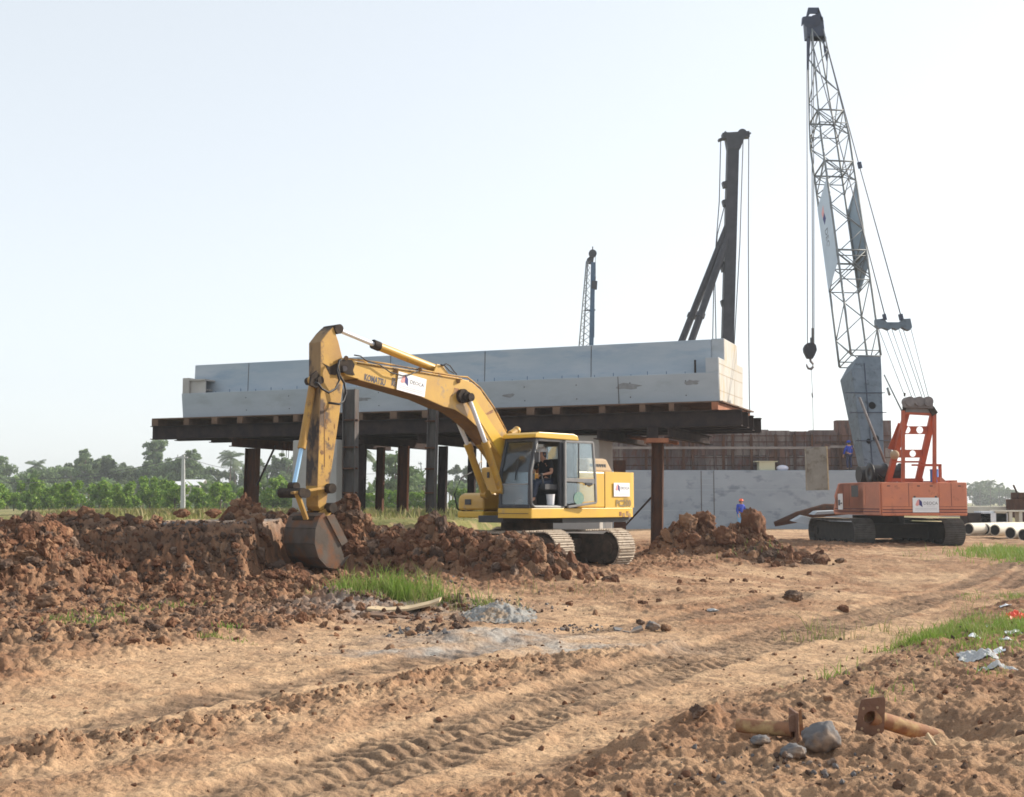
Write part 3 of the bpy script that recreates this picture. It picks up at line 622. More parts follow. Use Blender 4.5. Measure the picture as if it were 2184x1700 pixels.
ac = MB(); ac.cyl(EP(*R2(660,180),-.3), EP(*R2(725,140),-.3), .085, n=14); ac.sphere(EP(*R2(725,140),-.3), .10, 12, 8); obj("air_precleaner", ac, M["yellow"], exc)
tb = MB(); tb.prism([E(.98,-1.35,1.42),E(.98,-1.35,1.68),E(.92,-1.35,1.78),E(.78,-1.35,1.83),E(.1,-1.35,1.83),E(.1,-1.35,1.42)], EL*.86); t_ = obj("tool_box", tb, M["yellow"], exc, .05)
tb = MB(); tb.box(.1,1.0,-1.35,-.49,1.24,1.395,E); obj("tool_box_step", tb, M["yclean"], exc, .03)
tm = MB(); tm.box(.985,.995,-1.1,-.9,1.55,1.68,E); obj("box_lamp_recess", tm, M["black"], t_)
tk = MB(); tk.box(-.9,.22,-1.33,-.5,1.4,2.46,E); k_ = obj("hydraulic_tank", tk, M["yellow"], exc, .05)
tk = MB(); tk.box(.222,.24,-1.1,-1.03,2.2,2.34,E); obj("tank_handle", tk, M["black"], k_)
hr = MB(); hr.tube([E(.15,-1.38,2.44),E(.15,-1.38,2.9),E(.0,-1.38,3.0),E(-.7,-1.38,3.0),E(-.8,-1.38,2.9),E(-.8,-1.38,2.44)], .016); hr.tube([E(.3,-1.3,1.84),E(.3,-1.3,2.55),E(.15,-1.38,2.62)], .016)
hr.tube([E(-.3,-1.38,2.44),E(-.3,-1.38,3.0)], .014); obj("hand_rail", hr, M["dust"], exc)
ho = MB(); ho.tube([E(.5,-1.4,1.35),E(.85,-1.5,1.45),E(.95,-1.5,1.8),E(.75,-1.47,2.2),E(.35,-1.35,2.4)], .02); obj("hose", ho, M["rubber"], exc)
# ---- cab
CB = thing("cab", "", "", E(0,0,.1)); del CB["label"], CB["category"]; 
def cabf(z): return np.interp(z, [1.47,2.27,3.05], [1.37,1.36,1.16])
cab = MB(); LO, LI = 1.33, .37
def post(f0, f1, l0, l1, z0=1.475, z1=3.05, top=None):
    a, b = (f0, f1); ta, tb_ = top or (f0, f1)
    cab.hexa([E(a,l0,z0),E(b,l0,z0),E(b,l1,z0),E(a,l1,z0),E(ta,l0,z1),E(tb_,l0,z1),E(tb_,l1,z1),E(ta,l1,z1)])
for l0, l1 in ((LO-.07,LO),(LI,LI+.07)):
    post(1.27,1.37,l0,l1,1.475,2.27,(1.26,1.36)); post(1.26,1.36,l0,l1,2.27,3.05,(1.06,1.16))
    post(.20,.34,l0,l1); post(-.27,-.17,l0,l1)
    cab.box(-.17,.20,l0+.01,l1-.01,1.475,2.15,E)
    cab.box(-.27,1.16,l0,l1,2.98,3.06,E)
cab.box(-.25,1.37,LI,LO,1.475,1.54,E)                      # floor
cab.box(1.28,1.385,LI,LO,1.475,1.56,E)
cab.hexa([E(1.06,LI,2.98),E(1.165,LI,2.98),E(1.165,LO,2.98),E(1.06,LO,2.98),E(1.04,LI,3.06),E(1.145,LI,3.06),E(1.145,LO,3.06),E(1.04,LO,3.06)])
cab.box(-.26,-.18,LI+.07,LO-.07,1.54,2.05,E); cab.box(-.26,-.18,LI,LO,2.92,3.06,E)
cab.box(.34,1.27,LI+.01,LI+.05,1.54,1.9,E)
cab_o = obj("cab", cab, M["black"], exc, .012); bpy.data.objects.remove(CB)
dj = MB()                                                    # grey door jamb outlining the opening
dj.tube([E(1.33,LO+.008,1.56),E(1.335,LO+.008,2.3),E(1.13,LO+.008,2.94)], .022); dj.tube([E(1.31,LO+.008,1.56),E(1.22,LO+.008,1.50),E(.22,LO+.008,1.50)], .028)
obj("door_jamb", dj, M["grey"], cab_o)
rf = MB(); rf.prism([E(1.22,LI-.03,3.06),E(1.20,LI-.03,3.14),E(1.08,LI-.03,3.19),E(-.12,LI-.03,3.19),E(-.27,LI-.03,3.15),E(-.32,LI-.03,3.05),E(-.30,LI-.03,3.04)], EL*(LO-LI+.06)); obj("cab_roof", rf, M["yclean"], cab_o, .03)
def pane(name, c, m=M["glass"], t=.006):
    p = MB(); n = (c[1]-c[0]).cross(c[2]-c[0]).normalized()*t; p.prism(c, n); return obj(name, p, m, cab_o)
pane("windscreen", [E(1.325,LI+.07,2.03),E(1.325,LO-.07,2.03),E(1.32,LO-.07,2.28),E(1.12,LO-.07,2.98),E(1.12,LI+.07,2.98),E(1.32,LI+.07,2.28)][:0] or [E(1.32,LI+.07,2.28),E(1.32,LO-.07,2.28),E(1.12,LO-.07,2.98),E(1.12,LI+.07,2.98)])
pane("windscreen", [E(1.328,LI+.07,2.03),E(1.328,LO-.07,2.03),E(1.321,LO-.07,2.279),E(1.321,LI+.07,2.279)])
pane("lower_windscreen", [E(1.33,LI+.07,1.56),E(1.33,LO-.07,1.56),E(1.328,LO-.07,2.0),E(1.328,LI+.07,2.0)], M["glassdust"])
wb = MB(); wb.box(1.31,1.345,LI+.07,LO-.07,2.0,2.03,E); obj("windscreen_bar", wb, M["grey"], cab_o)
pane("rear_window", [E(-.22,LI+.07,2.05),E(-.22,LO-.07,2.05),E(-.22,LO-.07,2.92),E(-.22,LI+.07,2.92)])
pane("side_window", [E(1.24,LI+.03,1.9),E(.34,LI+.03,1.9),E(.34,LI+.03,2.98),E(1.08,LI+.03,2.98),E(1.24,LI+.03,2.35)])
pane("quarter_window", [E(-.17,LO-.035,2.15),E(.20,LO-.035,2.15),E(.20,LO-.035,2.98),E(-.17,LO-.035,2.98)], M["glassdust"])
wp = MB(); wp.tube([E(1.36,LI+.5,2.1),E(1.3,LI+.55,2.6)], .012); obj("wiper", wp, M["black"], cab_o)
st = MB(); st.box(.05,.55,.60,1.08,1.82,1.96,E); st.hexa([E(.02,.62,1.9),E(.16,.62,1.9),E(.16,1.06,1.9),E(.02,1.06,1.9),E(-.1,.65,2.62),E(.02,.65,2.62),E(.02,1.03,2.62),E(-.1,1.03,2.62)]); st.box(.15,.45,.7,1.0,1.54,1.82,E)
obj("seat", st, M["seat"], cab_o, .04)
co = MB(); co.box(.3,.75,1.10,1.24,1.9,2.02,E); co.box(.3,.75,.44,.58,1.9,2.02,E); co.cyl(E(.72,1.16,2.0),E(.78,1.16,2.22),.018); co.cyl(E(.72,.5,2.0),E(.78,.5,2.22),.018); co.sphere(E(.78,1.16,2.24),.035); co.sphere(E(.78,.5,2.24),.035)
obj("control_console", co, M["black"], cab_o); co = MB(); co.cyl(E(1.1,.78,1.55),E(.98,.78,2.1),.012); obj("control_lever", co, M["black"], cab_o); co = MB(); co.cyl(E(1.1,.9,1.55),E(.98,.9,2.1),.012); obj("control_lever", co, M["black"], cab_o)
bt = MB(); bt.cyl(E(.52,1.2,1.545),E(.52,1.2,1.77),.085,.10,n=16); bt.cyl(E(.52,1.2,1.77),E(.52,1.2,1.79),.105,n=16)
solo("bucket_pail", bt, M["white"], "small white plastic pail standing in the open cab doorway", "pail")
mi = MB(); mi.tube([E(1.15,LO,2.9),E(1.3,LO+.12,2.88),E(1.32,LO+.16,2.7)], .012); mi.box(1.29,1.33,LO+.1,LO+.24,2.5,2.72,E); obj("mirror", mi, M["black"], cab_o)
# ---- open door, swung back along the side
DH = E(.24, LO+.05, 0); dd = (-EF*.985 + EL*.17).normalized(); dn = dd.cross(V((0,0,1))).normalized()
if dn.dot(EL) < 0: dn = -dn
def DP(u, z, t=0): return DH + dd*u + V((0,0,z)) + dn*t
do = MB()
def dbar(pts, w=.05):
    for a, b in zip(pts[:-1], pts[1:]): do.beam(DP(*a), DP(*b), w, w, dn)
dbar([(.02,1.52),(.02,3.0),(.86,3.0),(.93,2.2),(.95,1.60),(.1,1.50)], .055)
do.prism([DP(.02,2.16,-.02),DP(.95,2.16,-.02),DP(.95,2.06,-.02),DP(.75,1.97,-.02),DP(.55,2.06,-.02),DP(.02,2.08,-.02)], dn*.04)
door = obj("cab_door", do, M["grey"], cab_o, .01)
p = MB(); p.prism([DP(.05,2.17),DP(.9,2.17),DP(.84,2.97),DP(.05,2.97)], dn*.006); obj("door_window", p, M["glass"], door)
p = MB(); p.prism([DP(.05,1.57),DP(.92,1.64),DP(.93,2.04),DP(.75,1.96),DP(.53,2.04),DP(.05,2.06)], dn*.006); obj("door_window", p, M["glass"], door)
p = MB(); p.box(0,1,0,1,0,1,lambda a,b,c: DP(.42+a*.02,2.17+c*.8,-.01+b*.025)); obj("door_window_bar", p, M["black"], door)
p = MB(); p.cyl(DP(.42,1.70,.012),DP(.42,1.70,.016),.15,n=24); d_ = obj("door_sticker", p, mat("sticker_teal",(.10,.26,.27),(.32,.42,.30),30,.6), door)
p = MB(); p.box(0,1,0,1,0,1,lambda a,b,c: DP(.6+a*.2,2.0+c*.06,.02+b*.04)); obj("door_handle", p, M["black"], door)
# ---- boom
LB = .26
boom_px = [R1(770,470), R1(840,480), RB(0,200), RB(300,245), RB(640,300), RB(1100,385), RB(1200,420), RB(1290,500), RB(1420,690), RB(1570,960), (1108,970), (1134,1012), (1136,1032), (1122,1044), (1106,1040),
   (1088,1012), (1068,975), RB(1400,1060), RB(1280,905), RB(1150,785), RB(1020,700), RB(900,668), RB(700,580), RB(410,495), RB(0,385), R1(950,690), R1(810,650), R1(745,590), R1(740,520)]
bm_ = MB(); bm_.prism([EP(x, y, LB) for x, y in boom_px], -EL*(2*LB)); boom = obj("boom", bm_, M["yellow"], exc, .015)
# welded seam plates standing 3 mm proud
def strip(par, name, pts, l, m, t=.004):
    q = MB(); q.prism([EP(x, y, l) for x, y in pts], EL*t); return obj(name, q, m, par)
strip(boom, "boom_reinforcement", [RB(1110,560), RB(1200,545), RB(1440,905), RB(1555,1050), RB(1500,1190), RB(1330,900)], LB+.001, M["yclean"], .012)
strip(boom, "worn_patch", [RB(1030,660), RB(1110,610), RB(1170,700), RB(1150,780), RB(1080,730)], LB+.001, M["dust"])
strip(boom, "scuff_mark", [RB(1015,475), RB(1065,485), RB(1045,525), RB(975,570), RB(1010,515)], LB+.001, M["pipe"])
strip(boom, "scuff_mark", [RB(1340,745), RB(1420,700), RB(1430,730), RB(1370,755)], LB+.001, M["pipe"])
un = MB()                                                   # underside plate, its shade painted in as darker brown
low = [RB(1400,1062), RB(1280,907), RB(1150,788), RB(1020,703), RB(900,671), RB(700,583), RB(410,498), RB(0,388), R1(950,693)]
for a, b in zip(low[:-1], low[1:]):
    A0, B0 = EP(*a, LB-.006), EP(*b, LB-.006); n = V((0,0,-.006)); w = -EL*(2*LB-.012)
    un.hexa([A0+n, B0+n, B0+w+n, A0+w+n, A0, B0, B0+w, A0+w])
obj("boom_underside", un, M["yshade_dirt"], boom)
for x, y, r, l in ((*R1(795,580), .085, .29), (*RB(1160,570), .12, .40), (*RB(1120,560), .16, .36)):
    pv = MB(); pv.cyl(EP(x, y, l), EP(x, y, l)-EL*2*l, r, n=18); obj("pivot_pin", pv, M["grease"], boom)
pv = MB(); pv.cyl(EP(*R1(795,580), .31), EP(*R1(795,580), .29), .055, n=16); obj("pin_cap", pv, M["sheave"], boom)
gr = MB(); gr.prism([EP(*R1(x, y), .272) for x, y in ((740,480),(870,490),(900,540),(880,600),(900,650),(820,640),(745,600))], EL*.006); obj("grease_stain", gr, M["grease"], boom)
for pts in ([RB(0,178), RB(300,222), RB(640,283), RB(1050,355), RB(1150,362), RB(1210,410), RB(1290,480), RB(1430,680), RB(1560,930)],
            [R1(840,480), R1(990,500), R1(1080,560), R1(1330,600), R1(1700,650), R1(2080,710)],
            [RB(0,215), RB(300,258), RB(700,318), RB(1090,382)]):
    for l in ((.20,) if pts[0][1] < 770 else (.27,)):
        q = MB(); q.tube([EP(x, y, l) for x, y in pts], .020); obj("hydraulic_pipe", q, M["yworn"], boom)
for i, pts in enumerate(([R1(895,440), R1(960,450), R1(1010,490), R1(1160,540), R1(1270,620), R1(1400,655), R1(1480,640), R1(1560,600)],
            [R1(740,490), R1(715,600), R1(740,700), R1(700,790), R1(630,830), R1(560,790), R1(520,735), R1(490,725)],
            [R1(760,480), R1(725,560), R1(740,650), R1(790,730), R1(810,830), R1(785,920), R1(740,950), R1(630,935)],
            [R1(1805,550), R1(1850,530), R1(1890,550), R1(1930,610), R1(1960,640)],
            [R1(1790,540), R1(1830,545), R1(1880,600), R1(1930,630)],
            [RB(1100,400), RB(1200,410), RB(1290,470), RB(1340,570), RB(1370,620)])):
    q = MB(); q.tube([EP(x, y, .34 if i < 3 else .2) for x, y in pts], .024 if i in (1,2) else .014, 8); obj("hose", q, M["rubber"], boom)
br = MB()
for x, y in (R1(1575,590), R1(1325,610), R1(1975,710), R1(810,470)): br.cyl(EP(x, y, .30), EP(x, y, .1), .05, n=8)
obj("pipe_clamp", br, M["yshade_dirt"], boom)
# ---- arm (stick)
LA = .19
arm_px = [(711,697), (722,728), (731,765), (734,800), (724,885), (711,978), (698,1062), (694,1084), (684,1090), (678,1080), (677,1036), (681,908), (684,829), (684,729), (699,709)]
a_ = MB(); a_.prism([EP(x, y, LA) for x, y in arm_px], -EL*(2*LA)); arm = obj("arm", a_, M["yworn"], exc, .012)
# fattened front rib of the arm, in greasy steel where the cylinder rubs
am = MB()
for l in (LA-.03, -LA+.03): am.prism([EP(x, y, l+.02) for x, y in ((676,790),(664,800),(661,822),(676,828),(690,815))], -EL*.05)
obj("cylinder_bracket", am, M["grease"], arm, .01)
strip(arm, "grease_stain", [R1(560,520), R1(640,560), R1(760,500), R1(745,600), R1(700,650), R1(640,640), R1(600,560)], LA+.001, M["grease"])
strip(arm, "arm_seam", [R1(583,950), R1(590,950), R1(590,1600), R1(583,1600)], LA+.001, M["yshade_dirt"])
for k, (x, y, w, h) in enumerate(((610,1130,30,60),(630,1310,14,40),(560,1450,40,50),(600,1200,10,20),(690,1180,12,60),(590,990,24,60),(640,1500,12,40))):
    strip(arm, "paint_chip", [R1(x-w/2,y), R1(x-w/4,y-h/2), R1(x+w/3,y-h/3), R1(x+w/2,y+h/5), R1(x,y+h/2)], LA+.001, M["yshade_dirt"], .003)
def oncentre(px, py): return EP(px, py, 0)
fp = [(711,697),(699,709),(684,729),(684,829),(681,908),(677,1036)]
gs = MB()                                                    # stained front face plate, its shaded side painted darker
for a, b in zip(fp[:-1], fp[1:]):
    A0, B0 = EP(*a, LA-.004), EP(*b, LA-.004); n = EF*.006; w = -EL*(2*LA-.008)
    gs.hexa([A0, B0, B0+w, A0+w, A0+n, B0+n, B0+w+n, A0+w+n])
obj("arm_front_plate", gs, mat("shaded_stained_arm_front", (.19,.115,.06), (.27,.17,.075), 2.5, .7, bump=.15, c3=(.045,.035,.032), s3=2.2, t3=.51, w3=.05, stretch=(1,1,.5)), arm)
for (x, y, r, l) in ((709,704,.10,.22), (687,1083,.10,.36), (687,1042,.10,.34), (670,812,.08,.22)):
    hp = MB(); hp.cyl(EP(x, y, 0)+EL*l, EP(x, y, 0)-EL*l, r, n=16); obj("pivot_pin", hp, M["grease"], arm)
# ---- cylinders
def cylinder(par, name, a, j, b, l, rb, rr, mb_, mr_, ends=True):
    """a rod end, j gland, b barrel end, picture points on plane l"""
    A, J, B = EP(*a, l), EP(*j, l), EP(*b, l); q = MB(); q.cyl(J, B, rb, n=20); q.cyl(B-EL*rb*1.05, B+EL*rb*1.05, rb*1.15, n=16)
    o = obj(name, q, mb_, par); q = MB(); q.cyl(J+(A-J).normalized()*.02, J-(A-J).normalized()*.16, rb*1.12, n=20); obj("gland", q, M["grease"] if name == "arm_cylinder" else mb_, o)
    q = MB(); q.cyl(A, J, rr, n=16); obj("rod", q, mr_, o)
    q = MB(); q.cyl(A-EL*.1, A+EL*.1, rr*1.9, n=16); obj("rod_eye", q, M["grease"], o); return o
cylinder(exc, "arm_cylinder", R1(715,170), R1(1095,328), R1(1770,595), 0, .092, .05, M["yellow"], M["chrome"])
cylinder(exc, "boom_cylinder", RB(1165,575), RB(1340,1048), (1068,1046), .37, .085, .05, M["yellow"], M["chrome"])
cylinder(exc, "boom_cylinder", RB(1040,800), RB(1155,1070), R2(400,800), -.37, .085, .05, M["yellow"], M["chrome"])
cylinder(exc, "bucket_cylinder", R3(575,258), R1(350,1400), R1(470,700), 0, .078, .045, M["yworn"], M["bluerod"])
# bracket on top of the boom for the arm cylinder
bk = MB()
for l in (.13, -.17): bk.prism([EP(x, y, l) for x, y in (RB(780,330), RB(820,225), RB(880,240), RB(960,350))], EL*.04)
obj("cylinder_bracket", bk, M["yellow"], boom, .01)
# ---- bucket and linkage
lk = MB()
for l in (.26, -.26):
    lk.beam(EP(*R3(560,325), l), EP(*R3(875,275), l), .05, .12, EL); lk.beam(EP(*R3(610,330), l), EP(*R3(705,600), l), .05, .13, EL)
linkage = obj("bucket_linkage", lk, M["yworn"], exc, .01)
for p_, w_, r_2 in ((R3(560,325),.36,.10),(R3(610,330),.33,.09),(R3(700,600),.34,.08)):
    q = MB(); q.cyl(EP(*p_, 0)+EL*w_, EP(*p_, 0)-EL*w_, r_2, n=14); obj("link_pin", q, M["grease"], linkage)
WB = .50
bp = [(693,1096), (684,1104), (676,1128), (674,1160), (682,1188), (700,1208), (722,1210), (736,1196)]   # back of the shell, hinge to lip
mouth = [(736,1196), (727,1165), (693,1096)]
shell = MB(); t = .03
P0 = [EP(x, y, WB) for x, y in bp]
for a, b in zip(P0[:-1], P0[1:]):
    n = (b-a).cross(EL).normalized()*t; w = -EL*2*WB
    shell.hexa([a, b, b+w, a+w, a+n, b+n, b+w+n, a+w+n])
bucket = obj("bucket", shell, M["bucket"], exc)
for l in (WB, -WB+.03):
    q = MB(); q.prism([EP(x, y, WB) + EL*(l-WB-.03) for x, y in bp+[(727,1165)]], EL*.028); obj("side_plate", q, M["bucket"], bucket, .004)
for l in (WB+.001, -WB-.03):
    q = MB(); q.prism([EP(x, y, WB) + EL*(l-WB) for x, y in (R3(905,565), R3(985,545), R3(1130,830), R3(1065,875))], EL*.03); obj("side_cutter", q, M["bucket"], bucket, .004)
for k in range(5):
    q = MB(); l = WB-.06-k*.22; b0 = EP(736,1196,WB)+EL*(l-WB); d = (EP(752,1184,WB)-EP(734,1200,WB)).normalized()
    q.hexa([b0-EL*.04-V((0,0,.03)), b0+EL*.04-V((0,0,.03)), b0+d*.22+EL*.02-V((0,0,.01)), b0+d*.22-EL*.02-V((0,0,.01)), b0-EL*.04+V((0,0,.03)), b0+EL*.04+V((0,0,.03)), b0+d*.22+EL*.02, b0+d*.22-EL*.02]); obj("tooth", q, M["bucket"], bucket)
for l in (.24, -.20):
    q = MB(); q.prism([EP(x, y, 0) + EL*l for x, y in (R3(690,570), R3(720,640), R3(870,560), R3(925,480), R3(870,430), R3(830,490))], -EL*.05); obj("bucket_ear", q, M["yworn"], bucket, .01)
# ---- boards and lettering
def board(par, name, c, right, up, w, h, logo, t=.008, txt=None, lines=2):
    """flat board with its logo and lettering; c centre"""
    c, right, up = V(c), V(right).normalized(), V(up).normalized(); n = right.cross(up)
    B = lambda u, v, s=0: c + right*(u*w/2) + up*(v*h/2) + n*s
    q = MB(); q.hexa([B(-1,-1),B(1,-1),B(1,1),B(-1,1),B(-1,-1,t),B(1,-1,t),B(1,1,t),B(-1,1,t)]); o = obj(name, q, M["white"], par)
    e = t+.003
    q = MB(); q.prism([B(-.80,.0,e),B(-.66,.62,e),B(-.52,.80,e),B(-.52,.02,e),B(-.66,-.16,e)], n*.002); obj("logo_half", q, M["logored"], o)
    q = MB(); q.prism([B(-.51,.02,e),B(-.51,.80,e),B(-.30,.46,e),B(-.26,-.30,e)], n*.002); obj("logo_half", q, M["logoblue"], o)
    q = MB(); add_text(q, txt or "DEOCA", B(.36,.22,e), right, up, h*.30); obj("lettering", q, M["letter"], o)
    q = MB(); add_text(q, "G R O U P", B(.38,-.14,e), right, up, h*.12)
    for k in range(lines): q.hexa([B(-.82,-.5-.2*k,e),B(.84,-.5-.2*k,e),B(.84,-.44-.2*k,e),B(-.82,-.44-.2*k,e),B(-.82,-.5-.2*k,e+.001),B(.84,-.5-.2*k,e+.001),B(.84,-.44-.2*k,e+.001),B(-.82,-.44-.2*k,e+.001)])
    obj("small_print", q, M["greyline"], o); return o
tl, tr, br_, bl = [EP(*R1(x, y), LB+.02) for x, y in ((1352,612),(1645,688),(1620,882),(1335,792))]
rt = ((tr-tl)+(br_-bl)).normalized(); up_ = ((tl-bl)+(tr-br_)); up_ = (up_-rt*up_.dot(rt)).normalized()
board(boom, "sign_board", (tl+tr+br_+bl)/4, rt, up_, ((tr-tl).length+(br_-bl).length)/2, ((tl-bl).length+(tr-br_).length)/2, 1)
c0, c1 = EP(*R1(995,668), LB+.004), EP(*R1(1225,732), LB+.004); rt2 = (c1-c0).normalized(); nn = EL; up2 = nn.cross(rt2).normalized(); up2 = up2 if up2.z > 0 else -up2
q = MB(); add_text(q, "KOMATSU", (c0+c1)/2, rt2, up2, .19, True, (c1-c0).length/.19/4.9); obj("lettering", q, M["letter"], boom)
q = MB(); add_text(q, "SE", EP(*R1(1305,700), LB+.004), rt2, up2, .12, True); add_text(q, "RE", EP(*R1(1305,742), LB+.004), rt2, up2, .12, True); obj("lettering", q, M["letter"], boom)
side_r = -EF; sc_ = E(-1.86,1.365,2.02)
board(exc, "sign_board", EP(*R2(1815,755), 1.372), side_r, (0,0,1), .62, .33, 1)
q = MB(); add_text(q, "PC200", EP(*R2(1835,898), 1.364), side_r, (0,0,1), .22, True); add_text(q, "galeo", EP(*R2(1865,848), 1.364), side_r, (0,0,1), .10); obj("lettering", q, M["letterfaint"], exc)
q = MB(); q.box(-1.285,-1.275,1.3505,1.3545,1.5,2.3,E); obj("panel_seam", q, M["yshade_dirt"], exc)
# ================================================================== PEOPLE
def skinmesh(name, verts, edges, root, m, parent, sub=1, label=None):
    me = bpy.data.meshes.new(name); me.from_pydata([v[:3] for v in verts], edges, []); o = bpy.data.objects.new(name, me); COL.objects.link(o)
    md = o.modifiers.new("s", "SKIN"); sv = me.skin_vertices[0].data
    for i, v in enumerate(verts):
        r = v[3]; sv[i].radius = (r, r) if not isinstance(r, tuple) else r; sv[i].use_root = (i == root)
    sd = o.modifiers.new("u", "SUBSURF"); sd.levels = sd.render_levels = sub
    bpy.context.view_layer.update()
    nm = bpy.data.meshes.new_from_object(o.evaluated_get(bpy.context.evaluated_depsgraph_get())); nm.name = name
    for p in nm.polygons: p.use_smooth = True
    bpy.data.objects.remove(o); nm.materials.clear(); nm.materials.append(m)
    r = bpy.data.objects.new(name, nm); COL.objects.link(r); r.parent = parent; return r
def person(label, loc, rz, J, top, legs, helm, group=None, s=1.0):
    """J: joint positions in a body frame, x forward, y left, z up"""
    t = thing("person", label, "person", loc, group); t.rotation_euler = (0, 0, rz); t.scale = (s, s, s); ORG[t] = V((0,0,0))
    v = []; e = []; ix = {}
    def a(n, p, r, par=None):
        ix[n] = len(v); v.append((*p, r))
        if par is not None: e.append((ix[par], ix[n]))
    a("pel", J["pel"], .125); a("waist", J["waist"], .115, "pel"); a("chest", J["chest"], (.155,.12), "waist"); a("nb", J["neck"], .062, "chest"); 
    hd = V(J["head"]); nk = V(J["neck"]); a("jaw", hd-V((-.015,0,.07)), .068, "nb"); a("head", hd+V((0,0,.01)), .088, "jaw"); a("crown", hd+V((-.01,0,.085)), .07, "head")
    for sd in ("l", "r"):
        y = 1 if sd == "l" else -1
        a("sh"+sd, J["sh"+sd], .058, "chest"); a("el"+sd, J["el"+sd], .042, "sh"+sd); a("wr"+sd, J["wr"+sd], .028, "el"+sd)
        w = V(J["wr"+sd]); el = V(J["el"+sd]); d = (w-el).normalized(); a("pa"+sd, w+d*.07, (.038,.02), "wr"+sd)
        side = d.cross(V((0,0,1))); side = side.normalized() if side.length > .1 else V((1,0,0)); dn_ = side.cross(d)
        for k, (o_, L_) in enumerate(((-.030,.075),(-.010,.085),(.010,.08),(.030,.062))):
            b = w+d*.10+side*o_; a(f"f{k}a{sd}", b, .0095, "pa"+sd); a(f"f{k}b{sd}", b+d*L_*.5-dn_*.012, .0085, f"f{k}a{sd}"); a(f"f{k}c{sd}", b+d*L_*.85-dn_*.04, .0075, f"f{k}b{sd}")
        a("t0"+sd, w+d*.03+side*-.045, .011, "pa"+sd); a("t1"+sd, w+d*.075+side*-.062-dn_*.015, .009, "t0"+sd)
        a("hp"+sd, J["hp"+sd], .09, "pel"); a("kn"+sd, J["kn"+sd], .06, "hp"+sd); a("an"+sd, J["an"+sd], .038, "kn"+sd); a("to"+sd, J["to"+sd], .035, "an"+sd)
    skinmesh("body", v, e, 0, M["skin"], t, 1)
    # face: nose, ears, eyes
    q = MB(); q.hexa([hd+V(p) for p in ((.08,-.014,-.03),(.115,-.012,-.03),(.115,.012,-.03),(.08,.014,-.03),(.075,-.008,.02),(.09,-.006,.02),(.09,.006,.02),(.075,.008,.02))])
    for y in (-1, 1): q.sphere(hd+V((-.005,.088*y,-.01)), .022, 8, 6, (.6,.4,1.2))
    q.box(hd.x+.078, hd.x+.094, hd.y-.022, hd.y+.022, hd.z-.062, hd.z-.054); obj("face_features", q, M["skin"], t)
    q = MB()
    for y in (-1, 1): q.sphere(hd+V((.083,.031*y,.012)), .011, 6, 5)
    q.sphere(hd+V((-.03,0,.0)), .097, 12, 8, (1,.98,1)); obj("hair", q, M["black"], t)
    v2 = []; e2 = []; ix.clear()
    def b(n, p, r, par=None):
        ix[n] = len(v2); v2.append((*p, r))
        if par is not None: e2.append((ix[par], ix[n]))
    b("pel", V(J["pel"])+V((0,0,.02)), .15); b("waist", J["waist"], .142, "pel"); b("chest", J["chest"], (.18,.145), "waist"); b("col", V(J["neck"])-V((0,0,.03)), .075, "chest")
    for sd in ("l", "r"):
        b("sh"+sd, J["sh"+sd], .078, "chest")
        if top[1]: b("el"+sd, J["el"+sd], .062, "sh"+sd); b("wr"+sd, V(J["wr"+sd]).lerp(V(J["el"+sd]), .12), .046, "el"+sd)
        else: b("el"+sd, V(J["el"+sd]).lerp(V(J["sh"+sd]), .3), .066, "sh"+sd)
    skinmesh("jacket" if top[1] else "shirt", v2, e2, 0, top[0], t)
    v2 = []; e2 = []; ix.clear(); b("pel", J["pel"], .145)
    for sd in ("l", "r"): b("hp"+sd, J["hp"+sd], .105, "pel"); b("kn"+sd, J["kn"+sd], .078, "hp"+sd); b("an"+sd, V(J["an"+sd])+V((0,0,.03)), .06, "kn"+sd)
    skinmesh("trousers", v2, e2, 0, legs, t)
    for sd in ("l", "r"):
        q = MB(); an, to = V(J["an"+sd]), V(J["to"+sd]); dd_ = (to-an); dd_.z = 0; dd_.normalize(); z = min(an.z, to.z)-.045
        sd_ = dd_.cross(V((0,0,1)))*.045; a0 = V((an.x,an.y,0))-dd_*.06; b0 = V((to.x,to.y,0))+dd_*.04; U = lambda p, h: V((p.x,p.y,z+h))
        q.hexa([U(a0-sd_,0),U(b0-sd_,0),U(b0+sd_,0),U(a0+sd_,0),U(a0-sd_,.11),U(b0-sd_*.7,.06),U(b0+sd_*.7,.06),U(a0+sd_,.11)]); obj("boot", q, M["boot"], t, .015)
    q = MB(); q.sphere(hd+V((-.01,0,.045)), .125, 18, 10, (1.12,.95,.92), -.02); q.cyl(hd+V((.0,0,.043)), hd+V((.0,0,.055)), .148, .14, 20); q.box(hd.x+.06,hd.x+.175,hd.y-.07,hd.y+.07,hd.z+.04,hd.z+.052); q.box(hd.x-.12,hd.x+.1,hd.y-.012,hd.y+.012,hd.z+.15,hd.z+.168)
    obj("helmet", q, helm, t, .004)
    return t
def stand(lean=0, arms=((.05,.30,1.14),(.16,.27,.92),(.05,-.30,1.14),(.14,-.27,.9))):
    return dict(pel=(0,0,.95), waist=(0,0,1.1), chest=(.0+lean,0,1.33), neck=(lean+.01,0,1.49), head=(lean+.04,0,1.60), shl=(lean,.17,1.41), shr=(lean,-.17,1.41),
        ell=arms[0], wrl=arms[1], elr=arms[2], wrr=arms[3], hpl=(0,.09,.88), hpr=(0,-.09,.88), knl=(.04,.11,.49), knr=(.0,-.11,.49), anl=(.0,.12,.09), anr=(-.05,-.12,.09), tol=(.14,.13,.05), tor=(.10,-.13,.05))
